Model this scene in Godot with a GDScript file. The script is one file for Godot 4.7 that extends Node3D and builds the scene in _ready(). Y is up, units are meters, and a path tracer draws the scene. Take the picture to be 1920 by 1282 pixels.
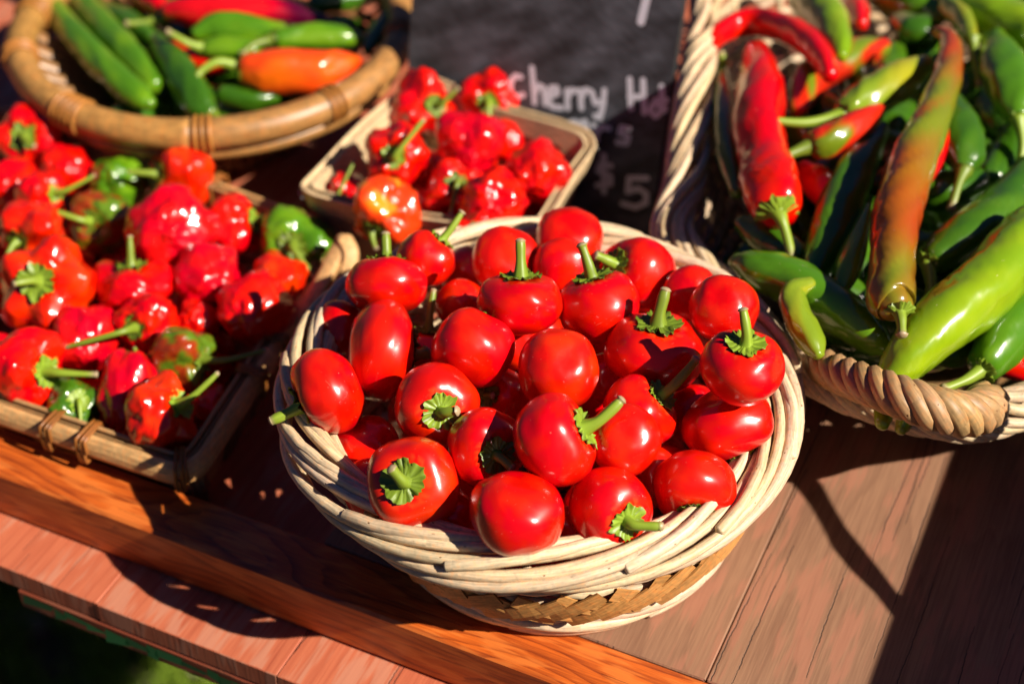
extends Node3D
# Peppers in baskets on a market table. Units are metres; x runs along the table's front edge, z towards its front, y = 0 is the table deck.

const UP := Vector3.UP
const SQUAT_PEPPERS := [
	["C", [-102.3, 107.6, -33.5], [-0.349, 0.643, -0.682], 20.6, 0.74, [-9.5, 18.3, -18], 0, "round red cherry pepper with upright green stem near the wicker basket's back left"],
	["C", [-95.3, 105.4, -64.8], [0.414, 0.64, -0.647], 15.8, 0.9, [10.9, 19.4, -20.8], 0, "small red cherry pepper with green stem leaning towards the pale splint basket"],
	["C", [-83.6, 79.2, -89.9], [-0.192, -0.375, -0.907], 16.3, 0.85, null, 0.1, "dark red cherry pepper half hidden behind the upright stemmed one, no stem showing"],
	["C", [-60.4, 99.4, -87.9], [-0.253, -0.797, -0.548], 18.2, 0.82, null, 0.5, "orange-red cherry pepper at the back of the pile below the splint basket"],
	["C", [-71.2, 87.5, -57], [-0.07, -0.453, -0.889], 14, 0.85, null, 0.45, "orange-red cherry pepper peeping out behind the middle row at left"],
	["C", [-27.3, 120.7, -35], [-0.186, 0.897, -0.402], 21.4, 0.71, [-7, 26.9, -14.5], 0, "flattened red cherry pepper on top with tall frayed green stem"],
	["C", [-37.4, 98, -120.6], [-0.133, -0.948, -0.289], 18.5, 0.76, null, 0.1, "stemless looking red cherry pepper highest at the back rim"],
	["C", [-28.7, 101.3, -91.7], [-0.385, -0.398, -0.833], 16.3, 0.8, null, 0, "dark shaded red cherry pepper between two upright stems at the back"],
	["C", [6.9, 96.2, -109.3], [-0.555, 0.63, 0.543], 20.4, 0.96, [-18.6, 17.1, 14.1], 0, "red cherry pepper whose crinkled green cap and dry stem point left"],
	["C", [5.3, 111.7, -59.2], [-0.387, 0.893, -0.23], 20.6, 0.88, [-14.5, 27.9, -9.5], 0, "plump red cherry pepper with slim curved stem right of the frayed one"],
	["C", [39.3, 99.9, -102], [-0.176, -0.477, -0.861], 15, 0.9, null, 0, "red cherry pepper tucked behind the rim's back right corner"],
	["C", [64.2, 115.5, -79.1], [0.07, -0.821, -0.567], 17.5, 0.94, null, 0.15, "round red cherry pepper without visible stem at the right back rim"],
	["C", [41.6, 107.2, -43.2], [-0.048, 0.973, -0.227], 24.9, 0.71, [-0.9, 30.5, -11.8], 0.1, "broad red cherry pepper with thick stem and ruffled cap right of centre"],
	["C", [91.3, 133.7, -21.6], [0.002, 0.999, -0.046], 19.4, 0.82, [-4.6, 28.5, -5.9], 0, "red cherry pepper with straight upright stem against the right rim"],
	["C", [-37, 114.8, 0.1], [-0.171, 0.174, -0.97], 20.4, 0.87, null, 0, "speckled red cherry pepper left of the pile's centre with long diagonal highlight"],
	["C", [7.7, 116.5, -2.4], [-0.394, -0.839, -0.376], 19.6, 0.93, null, 0.75, "orange-red round cherry pepper in the very centre of the pile"],
	["C", [-85.3, 99.3, 4.7], [0.872, -0.176, -0.456], 25.5, 0.68, null, 0, "large red cherry pepper standing on edge near the left rim"],
	["C", [-123.5, 82.6, -16.2], [0.701, -0.266, -0.662], 16.1, 0.78, null, 0.1, "shaded red cherry pepper behind the large one standing on edge"],
	["C", [-93.4, 102, 44], [-0.618, -0.297, 0.728], 21.3, 0.77, [-20, -9.2, 21.5], 0.05, "leftmost red cherry pepper with its stem hanging over the wicker rim"],
	["C", [-76.5, 77.8, -27.7], [-0.113, 0.922, -0.37], 15.2, 0.8, [-4.1, 26.7, -16.1], 0, "sunken red cherry pepper showing only a dark upright stem, left of centre"],
	["C", [-38.9, 107, 35.3], [0.539, 0.494, 0.683], 19.9, 0.82, [16.8, 12.4, 11.1], 0.35, "red cherry pepper facing the viewer with ruffled green cap and stubby stem"],
	["C", [-73.5, 70.4, 44.7], [-0.342, -0.578, -0.741], 17.3, 0.88, null, 0, "purplish shaded red cherry pepper deep beside the left inner rim"],
	["C", [-29.9, 98.2, 78], [0.145, 0.722, 0.677], 21.7, 0.84, [-2, 22, 14.6], 0.8, "orange-red cherry pepper at the front left with bright green crinkled cap"],
	["C", [-57.6, 73.7, 68.6], [-0.317, -0.656, -0.685], 14.7, 0.88, null, 0.1, "dark red cherry pepper squeezed behind the orange-red one by the front rim"],
	["C", [-6.9, 103.2, 47.5], [0.667, 0.446, 0.597], 18.5, 0.88, [19.6, 6.4, 13.1], 0, "red cherry pepper with shaded dark green cap below the centre"],
	["C", [26.2, 118.9, 44.8], [0.785, 0.499, -0.367], 21.4, 0.82, [24.3, 19.1, -18.6], 0, "glossy red cherry pepper with pale green stem pointing right, front of centre"],
	["C", [52, 110.8, 23.5], [-0.143, -0.822, -0.551], 16.9, 0.88, null, 0.4, "ball shaped red cherry pepper right of the pale stem pointing right"],
	["C", [48.5, 101.4, -6.3], [0.608, 0.729, -0.314], 18.3, 0.87, [19.6, 25.2, -19.9], 0, "red cherry pepper with scar and long split stem reaching up right"],
	["C", [87.6, 97.3, -20.2], [0.509, -0.822, 0.256], 22.1, 0.74, null, 0.05, "wide red cherry pepper lying under the upright stemmed one at the right rim"],
	["C", [23.8, 104.2, 79.9], [0.031, -0.951, 0.307], 21.5, 0.81, null, 0.05, "wide red cherry pepper with blossom scar on top at the front rim's middle"],
	["C", [57.1, 94.4, 51.1], [0.758, 0.325, 0.566], 18.6, 0.95, [27.3, 7.8, 7.5], 0, "red cherry pepper whose thick cut stem rests on the front rim"],
	["C", [85.6, 89.4, 18.7], [0.365, -0.179, 0.914], 19.3, 0.84, null, 0.35, "red cherry pepper with cap turned down to the front right rim"],
	["C", [-13.8, 70.4, 69.7], [-0.364, -0.495, -0.789], 15, 0.88, null, 0, "dark red cherry pepper in shade low at the front left rim"],
	["C", [36.2, 69.6, 53.1], [-0.317, -0.656, -0.685], 12.9, 0.88, null, 0, "dark red cherry pepper wedged low between the two front ones"],
	["C", [65.4, 81, -36.5], [-0.317, -0.656, -0.685], 14.5, 0.88, null, 0, "dark red cherry pepper behind the wide one at the right rim"],
	["C", [64.3, 73.2, 2.1], [-0.317, -0.656, -0.685], 15.9, 0.88, null, 0, "dark red cherry pepper in the gap behind the down turned one"],
	["C", [-24.2, 85.5, -2.6], [-0.24, 0.633, 0.736], 15.1, 0.88, [1.9, 10.4, 10.1], 0, "sunken red cherry pepper with withered dark stem left of the orange-red centre one"],
	["C", [19.1, 82.8, -41.9], [-0.317, -0.656, -0.685], 13.5, 0.88, null, 0, "red cherry pepper glimpsed between the centre one and the broad one"],
	["C", [-28.3, 89.4, -36.8], [-0.317, -0.656, -0.685], 12.2, 0.88, null, 0.3, "red cherry pepper glimpsed below the frayed stem"],
	["L", [-441.6, 26.7, -156.7], [0.271, 0.655, 0.705], 23.5, 0.78, [18.8, 10.7, 17.8], 0, "lobed red pepper at the tray's far left with its green cap facing up"],
	["L", [-407.5, 18.4, -147.4], [-0.387, -0.384, -0.838], 17.6, 0.82, null, 0, "smooth red pepper tucked behind the far left lobed one"],
	["L", [-420.8, 22.5, -108.5], [-0.632, -0.453, -0.629], 20.6, 0.85, null, 0, "red pepper cut by the photo's left edge in the tray's back part"],
	["L", [-389.9, 32.9, -100.5], [0.91, 0.407, -0.074], 16.1, 0.92, [33, 15.7, -16.3], 0, "red pepper with long green stem curving up right in the tray's back left"],
	["L", [-369.7, 15.5, -151.3], [-0.317, -0.656, -0.685], 18.9, 0.9, null, 2, "shiny green pepper lying at the tray's back rim"],
	["L", [-326.8, 25.9, -161.6], [-0.537, 0.486, 0.69], 23.5, 0.82, [-23, 12.5, 21.8], 5, "red pepper at the back rim with its stem hooked to the left"],
	["L", [-347, 24.6, -103.5], [0.042, 0.587, 0.808], 20.7, 0.92, [-16.2, 19.4, 23], 3, "dark half ripe pepper with bright green stem pointing left"],
	["L", [-287.4, 41.5, -95.9], [-0.342, -0.578, -0.741], 26.4, 0.88, null, 1, "large crimson glossy pepper in the tray's middle back"],
	["L", [-267.4, 28.1, -130.8], [0.871, 0.315, -0.378], 20.5, 0.8, [30.1, 9.6, -16.1], 0, "red pepper with green stem pointing right beside the green one"],
	["L", [-226.1, 24.4, -135.4], [0.401, 0.532, 0.746], 23, 0.9, [28.8, 0.4, 24.8], 2, "bright green wrinkled pepper in the tray's back right corner"],
	["L", [-368.1, 36.6, -65.2], [-0.051, 0.084, 0.995], 20.2, 0.82, [-0.4, -4.2, 27.4], 5, "orange-red pepper with its cap at lower left by the photo's left edge"],
	["L", [-324.1, 38.2, -24.3], [0.188, 0.739, 0.647], 27.3, 0.87, [-0.6, 20.6, 25.6], 5, "big round red pepper with hooked stem curling over its cap"],
	["L", [-284.2, 34.2, -49.3], [-0.167, 0.917, -0.362], 23.5, 0.62, [-5.7, 25.8, -12.3], 0, "flat red pepper with straight upright stem in the tray's middle"],
	["L", [-250.2, 32, -76.3], [-0.632, -0.453, -0.629], 20.9, 0.88, null, 1, "crimson pepper without visible stem right of the upright stemmed flat one"],
	["L", [-208.5, 32.3, -62.5], [-0.192, -0.375, -0.907], 21.6, 1, null, 0, "lumpy red pepper close to the tray's right rim"],
	["L", [-215.3, 22.8, -98.2], [-0.192, -0.375, -0.907], 19.2, 0.88, null, 5, "orange-red pepper between the lumpy one and the green corner one"],
	["L", [-287.6, 26.4, -4.9], [-0.566, -0.375, -0.734], 20.1, 0.88, null, 1, "curled crimson pepper below the big round one"],
	["L", [-256.8, 33.4, -25.7], [0.023, 0.446, 0.895], 17.7, 0.98, [-28.1, 2.5, 39.6], 0, "red pepper with very long stem stretching left across the tray"],
	["L", [-239.9, 22.2, -49.1], [-0.317, -0.656, -0.685], 13.1, 0.9, null, 0, "red pepper mostly hidden behind the half green one"],
	["L", [-224.7, 31.6, -10.8], [0.98, 0.198, -0.024], 17.9, 1, [46, 9.1, -16.4], 3, "half green half brown pepper with thin stem reaching the right rim"],
	["L", [-298.2, 29.9, 31.9], [0.961, 0.266, 0.07], 23.2, 0.74, [42.3, 5.7, -6.8], 0, "red pepper at the front left with stout stem pointing right"],
	["L", [-329.8, 15.1, 23.3], [-0.317, -0.656, -0.685], 16.8, 0.9, null, 1, "red pepper sliced by the photo's left edge near the front rim"],
	["L", [-241.4, 25.1, 18.4], [-0.187, 0.587, -0.788], 15.4, 1.55, null, 1, "long shiny red pepper leaning on the front rim's middle"],
	["L", [-209.3, 31.1, 33.1], [0.768, 0.612, -0.187], 20.1, 0.93, [27.9, 25.1, -19], 5, "orange-red pepper in the tray's front right corner with stem raised right"],
	["L", [-202.8, 11.3, -0.6], [-0.317, -0.656, -0.685], 12.5, 0.9, null, 0, "dark red pepper behind the corner one at the tray's right rim"],
	["L", [-266.7, 15.8, 36.6], [0.566, 0.796, 0.214], 16.3, 0.9, [14.1, 4.9, 11.8], 4, "dark green pepper in shade at the tray's front rim"],
	["W", [-207.5, 50, -270.7], [0.821, 0.447, 0.354], 20.4, 1.08, [27.5, 20.3, -0.9], 0, "red bonnet pepper at the splint basket's back left corner"],
	["W", [-170.5, 50, -297.8], [0.385, 0.398, 0.833], 18.8, 0.98, [17.5, -9.3, 33], 0, "red bonnet pepper at the splint basket's back with stem hooked down"],
	["W", [-183.8, 66.1, -193], [0.366, 0.49, 0.791], 19.7, 0.98, [19.3, 29.7, -2.7], 0, "red bonnet pepper with pale green cap and thin stem bent up right"],
	["W", [-147.4, 66.5, -223.4], [-0.387, -0.384, -0.838], 21.5, 0.82, null, 1, "crimson bonnet pepper dotted with highlights in the splint basket's middle"],
	["W", [-102.9, 55, -224], [-0.07, -0.453, -0.889], 19.8, 0.95, null, 0, "red bonnet pepper at the splint basket's right inner wall"],
	["W", [-141.9, 52.9, -191.3], [0.327, 0.822, 0.466], 17.6, 0.9, [8.4, 0.7, 24.3], 0, "red bonnet pepper with large yellow-green cap at the splint basket's front"],
	["W", [-110.7, 61.3, -178.9], [-0.317, -0.656, -0.685], 20.4, 0.9, null, 0, "wrinkled red bonnet pepper at the front right of the splint basket"],
	["W", [-170.7, 54.2, -154.2], [-0.032, -0.323, 0.946], 19.9, 0.98, [5.4, -11.4, 23.4], 6, "orange bonnet pepper with yellow patch at the splint basket's front left"],
	["W", [-212.3, 38, -178.4], [0.096, 0.236, 0.967], 15, 1, [5.7, 24.5, -3.3], 0, "dark red bonnet pepper in the splint basket's left corner"],
	["W", [-163.8, 33.1, -185.9], [-0.317, -0.656, -0.685], 14.9, 0.98, null, 0, "red bonnet pepper behind the orange one in the splint basket"],
	["W", [-108, 59, -147.7], [0.431, 0.781, 0.452], 14.3, 0.9, [7.5, 12.5, 8], 0, "lowest red bonnet pepper just above the cherry basket's back rim"],
]
const LONG_PEPPERS := [
	["B", [[-519.4, 44, -286.5, 7.8], [-463, 48.2, -246.4, 9.7], [-415.6, 49.4, -218.1, 9.8], [-383.7, 48, -204.2, 8.5], [-373.7, 47.5, -201.9, 4.3]], "g", null, 0, "long green chili along the bamboo basket's left rim"],
	["B", [[-518.4, 39.8, -312.8, 8.7], [-462.8, 45.8, -273.8, 10.3], [-419.3, 48.4, -244.9, 9.6], [-384.7, 47, -221.7, 6.5]], "g", null, 0, "green chili second from the bamboo basket's left rim"],
	["B", [[-410.2, 52.6, -264.9, 5.9], [-376.5, 51.2, -240.4, 11.6], [-346.2, 47.1, -217.4, 11.4], [-333.8, 45.1, -210.8, 6.3]], "d", [[-333.7, 49.2, -208.9], [-323.2, 45.8, -204.7], [-320.1, 41.7, -196.4]], 1, "dark green chili whose hooked stem hangs over the bamboo rim"],
	["B", [[-418.3, 59, -293.6, 7.5], [-399.6, 59.7, -300.8, 12.8], [-370.9, 59.5, -311.2, 13.2], [-340.9, 57.2, -326.2, 10.2], [-303.9, 52.3, -336.4, 3]], "p", null, 0, "long red chili turning purple at its tip in the bamboo basket"],
	["B", [[-472.8, 46.1, -322.9, 7.1], [-446.7, 49.8, -311.1, 9.3], [-426.5, 51.7, -299.9, 6.9]], "r", [[-425.5, 51.7, -294.5], [-434.6, 50.8, -283.7], [-444, 52.3, -274.9]], 1, "short red chili with green stem at the bamboo basket's top edge of view"],
	["B", [[-383.2, 60.3, -273.1, 4.4], [-375.5, 60.6, -284.2, 10], [-359.1, 60.2, -292.5, 10.7], [-332.4, 58.3, -302.1, 6.7]], "g", null, 0, "shiny green chili below the long red one in the bamboo basket"],
	["B", [[-367.6, 56.4, -265.6, 6.6], [-358.5, 56.3, -270.1, 8.4], [-340.3, 55.4, -278.5, 7.3]], "g", [[-364.2, 58.5, -263.4], [-378.2, 63.3, -255.7], [-390.7, 71.4, -251.8]], 0, "small green chili with thin stem pointing left above the orange one"],
	["B", [[-326.4, 60.5, -291.1, 7.3], [-311.1, 58.6, -305, 8.9], [-293, 55.5, -317.5, 8.5], [-281.6, 53.2, -324, 4.5]], "g", [[-323.6, 62, -288.1], [-337.4, 61.3, -275.1], [-341, 57.9, -264.4]], 0, "green chili lying on the orange-red one in the bamboo basket"],
	["B", [[-328.5, 56.3, -254.9, 11.9], [-313, 55, -261.5, 15.1], [-290.5, 52.3, -275.9, 14.8], [-278.1, 50.4, -290.4, 11.6], [-273.1, 49.4, -302.1, 5.1]], "o", [[-326.1, 59.2, -252.9], [-344.4, 63.8, -243], [-351.9, 60.5, -230.5], [-350.5, 54.1, -219.2]], 0, "glossy orange-red chili with long hooked stem at the bamboo rim"],
	["B", [[-295.4, 42, -407.9, 6.3], [-284.7, 42, -356.7, 7.6], [-278.7, 42.7, -328.2, 3.7]], "d", null, 0, "dark green chili at the bamboo basket's right rim"],
	["B", [[-342.4, 39.4, -241.3, 7.2], [-324.4, 38.1, -246, 7.9], [-311.7, 37.4, -256, 5.1]], "d", null, 0, "dark green chili under the orange-red one's hooked stem"],
	["B", [[-401, 44.3, -268.9, 7.5], [-380.9, 44.1, -265.1, 8.9], [-362.4, 43.7, -266.7, 6.6]], "r", null, 0, "dark red chili deep in the bamboo basket's middle"],
	["B", [[-342.3, 45.3, -364.1, 7], [-329.2, 40.8, -387.7, 9.4], [-310.4, 39, -410.5, 5.6]], "d", null, 0, "dark green chili at the bamboo basket's back right"],
	["B", [[-499.3, 35.9, -311.9, 5.5], [-454.8, 43, -291, 8.4], [-423.6, 45.4, -276.2, 5.3]], "d", null, 0, "dark green chili under the short red one's stem"],
	["R", [[102.1, 84, -534.2, 14.9], [128.6, 89.2, -507, 16.6], [150.4, 93, -481.9, 14.1]], "g", null, 0, "green chili cut by the photo's top right corner"],
	["R", [[64, 87.6, -444.9, 7.1], [78.3, 91.8, -428.1, 10.5], [83.5, 88.1, -452.9, 7.1]], "d", null, 0, "dark green chili behind the long brownish one's curled tip"],
	["R", [[-37.6, 91.1, -352.2, 3.8], [-39.4, 91, -370.7, 7.3], [-31.4, 91, -390.3, 9.1], [-12.5, 95.1, -392.7, 9.8], [15.5, 105.8, -368.2, 9.5], [37.5, 112.8, -338.2, 7.9], [49.6, 115.9, -313.8, 5.1]], "r", null, 0, "curved red chili arching over the tall wicker basket's left wall"],
	["R", [[-9.2, 89.5, -362.4, 8.9], [10.6, 97.6, -308.2, 15.1], [22.7, 100.1, -264.3, 15.5], [37.5, 101.4, -232.4, 14.4], [48.4, 103.7, -207.7, 17], [57.6, 106.8, -186.7, 14.6]], "r", [[58.8, 110.1, -184.5], [67.4, 101.1, -174], [77, 90, -162]], 1, "big red wrinkled chili with stem hanging straight down in the tall basket"],
	["R", [[63, 110.2, -249.1, 9.2], [71, 111.5, -257.8, 10.4], [81.1, 112.8, -277.3, 8.7], [86.2, 113.2, -293.4, 3.8]], "m", [[62.5, 112.9, -245.6], [46.2, 107.4, -226.9], [32.7, 97.8, -205.7]], 0, "red and green chili with long green stem crossing the big red one"],
	["R", [[69.1, 109.5, -289.9, 9.4], [76.5, 110.3, -307.2, 12.4], [88.7, 110.7, -334.5, 11.9], [97.8, 109.9, -359, 6.5]], "y", [[70.2, 112.1, -287.1], [49.1, 108.7, -268.3], [29.1, 112.3, -256.6]], 0, "yellowish green chili with long stem pointing left in the tall basket"],
	["R", [[97, 119.6, -385.5, 3], [107.7, 121.3, -372.9, 6.2], [115.7, 125.1, -327.7, 8.8], [118.8, 126.6, -273.3, 10.9], [119.6, 125.1, -224, 12.8], [123.7, 121.9, -185.1, 13], [130.3, 120.3, -149.9, 11.8], [137.8, 118.5, -120.2, 12.3], [141.6, 118.7, -113.8, 9]], "b", [[142.6, 122.5, -112], [146.9, 118.3, -104.2], [149.7, 115.4, -96.9]], 1, "long brownish red and green chili standing in the tall basket's middle"],
	["R", [[119.8, 112.3, -319.9, 5], [124.6, 112.3, -278.7, 6.7], [125.9, 111.1, -246.3, 6], [125.1, 109.2, -219.8, 1.5]], "r", null, 0, "slim red chili close behind the long brownish one"],
	["R", [[104, 106.3, -206.7, 2], [106.2, 103.7, -185, 5.5], [107.7, 99.7, -158.5, 7.1], [109, 97, -143.1, 4.2]], "G", null, 0, "slender bright green chili pointing upward left of the long brownish one"],
	["R", [[89, 103.9, -288.5, 5.6], [87.6, 101.8, -237.4, 11.5], [90.4, 97, -185.3, 12.8], [91.4, 92.8, -155.6, 7.4]], "d", null, 0, "dark green chili in shade left of the slender bright one"],
	["R", [[50.7, 93.8, -144.5, 5.2], [62.9, 95.1, -141.7, 10.8], [85, 96.3, -136.8, 12.4], [114.4, 95, -125.2, 12.4], [134.3, 92.3, -115.6, 9.2], [142.3, 91, -112.3, 3.8]], "g", null, 0, "thick green chili lying just behind the cherry basket's right rim"],
	["R", [[95.3, 108.2, -126.3, 3.3], [89.6, 106, -116.2, 6.8], [96.5, 103.4, -102.2, 7.6], [107.7, 101, -90.4, 6.7], [113.1, 99.5, -84.1, 3.2]], "y", null, 0, "curled yellow-green chili over the thick green one"],
	["R", [[190.3, 115.4, -209.9, 14.7], [180, 112, -162.6, 16.4], [165.2, 108.1, -123.6, 15.5], [154.9, 101.3, -99.4, 12.1], [151.5, 92.9, -83.5, 8.4], [154, 90.2, -58.6, 3.6]], "G", null, 0, "big bright green chili drooping under the tall basket's rope handle"],
	["R", [[203.2, 92, -176.3, 13.4], [194.9, 90, -151.5, 14.2], [189.6, 86.9, -128.1, 9.7]], "g", [[190.2, 88.5, -124.1], [183.1, 85.7, -112.3], [174, 84.8, -101.4]], 1, "green chili with pale stem resting on the right end of the rope handle"],
	["R", [[178.4, 101.5, -285.6, 10.3], [169.6, 100.7, -235.1, 14.7], [156.3, 99.8, -203.9, 14.4], [147, 98.6, -185.7, 9.1]], "d", [[149.3, 100, -182.3], [150.6, 90.8, -168.2], [149.5, 81.2, -152.7]], 1, "crumpled dark green chili with purplish dry stem right of the long brownish one"],
	["R", [[122.8, 107.3, -330, 5.7], [131.2, 107.6, -301.8, 12.4], [140.4, 106.8, -278.3, 12.2], [143.2, 106.3, -266.4, 6.6]], "d", [[142.7, 110.2, -264.1], [143.9, 103.4, -252.3], [144.4, 95.2, -238.8]], 1, "dark green chili with its stem pointing down right of the slim red one"],
	["R", [[128.6, 103.9, -417.4, 8.1], [141.8, 107.4, -378.5, 14.4], [155.3, 108.4, -343, 12.7], [160, 108.4, -329.3, 6.9]], "g", [[159.7, 112.3, -327], [168.5, 98.7, -312.3], [171.8, 81.1, -291.1]], 1, "green chili with long stem hanging down at the photo's right edge"],
	["R", [[81.8, 89.5, -497, 12.4], [111.6, 96.8, -462.8, 17.6], [150.4, 97.9, -441, 18.5]], "G", null, 0, "bright green chili across the tall basket's top right"],
	["R", [[91.7, 102, -452.8, 7], [105.2, 106.5, -430.3, 7.5], [116.1, 110.8, -402.3, 4.7]], "y", [[116.2, 112.3, -397.9], [123.1, 104.9, -388.2], [130.7, 94.5, -375.9]], 1, "small green chili with cut stem below the bright green one at top right"],
	["R", [[-6.3, 92.4, -450.4, 12.3], [20.8, 101.7, -405.3, 14.6], [42.6, 112.5, -358, 9.3], [49.7, 115.5, -338.9, 3.9]], "G", null, 0, "light green chili behind the curved red one's bend"],
	["R", [[16.8, 74, -489.9, 6.7], [30.5, 81.2, -459, 9.4], [41, 88.2, -429.2, 5]], "r", null, 0, "dark red chili at the tall basket's top middle"],
	["R", [[34.6, 89.2, -310.5, 6.5], [31.7, 88, -352.1, 12.1], [44.9, 88.5, -383.4, 12.3], [61.8, 89, -404.9, 6.9]], "m", null, 0, "half ripe red and green chili behind the yellowish green one"],
	["R", [[-33.2, 74.3, -364.6, 4.2], [-10.6, 84.6, -300.9, 6.6], [11.5, 89.4, -245.7, 7.6], [28.7, 90.6, -210.3, 4.3]], "d", [[-28.7, 68.5, -355.3], [-28.3, 77.2, -358], [-32.4, 86.3, -359.1]], 0, "dark green chili pressed against the tall basket's left wall"],
	["R", [[56.7, 87.1, -252.1, 6.9], [70, 87.7, -239.6, 10.5], [80.7, 87.3, -225.1, 5.5]], "r", null, 0, "red chili in shade behind the big red wrinkled one"],
	["R", [[39.5, 83.2, -192.7, 6], [56.8, 84.6, -182.3, 10.1], [77.6, 85.8, -174.3, 7]], "d", null, 0, "dark green chili under the stem of the big red wrinkled one"],
	["R", [[157.1, 76.2, -90.8, 2.4], [161.2, 74, -82.5, 4], [161.3, 74, -75.9, 2.9]], "y", null, 0, "small pale green chili tip hanging below the rope handle"],
	["R", [[196.7, 72.9, -146.2, 5.5], [205.8, 71.4, -150.1, 6.6], [214.6, 70, -155.8, 5.5]], "r", null, 0, "red chili peeping over the rim at the photo's right edge"],
	["R", [[157, 76.6, -134.8, 5.5], [171.5, 76.2, -144.3, 9.4], [185.3, 76.1, -157.9, 5.6]], "d", null, 0, "dark green chili underneath the big bright green one"],
	["R", [[117.3, 74.5, -105.4, 5.5], [133.4, 74.4, -108.3, 8.2], [150.2, 73.1, -108.8, 5.5]], "d", null, 0, "dark green chili low behind the rope handle"],
	["R", [[-72.4, 82, -418, 2.9], [-65, 82, -416.6, 4], [-54.1, 82, -401, 3.2]], "y", null, 0, "thin pale green chili tip sticking out at the tall basket's back left"],
	["R", [[112.2, 88.4, -269.8, 6.2], [132.6, 87.3, -263.5, 12.3], [149.7, 86.7, -283.9, 9.3]], "d", null, 0, "dark green chili deep between the long brownish one and the right edge"],
	["R", [[65, 67.5, -468.1, 7.3], [71.2, 75.5, -410.7, 12.6], [71.5, 79, -355.2, 8.1]], "d", null, 0, "dark green chili deep behind the yellowish green one"],
	["R", [[156.6, 84.1, -297, 7.5], [162.2, 83.5, -331, 10.9], [167.9, 81.3, -369.1, 7.9]], "d", null, 0, "dark green chili deep at the photo's right edge"],
	["R", [[33.3, 72.8, -499.9, 7.5], [60.2, 82, -477.7, 12.4], [86.9, 86, -470.2, 7.2]], "g", null, 0, "green chili across the tall basket's top middle in half shade"],
	["R", [[121.7, 75.4, -129.3, 5.6], [108.2, 76.8, -135.5, 9.6], [86.6, 78.4, -147.9, 5.7]], "d", null, 0, "dark green chili underneath the thick green one"],
]
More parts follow.
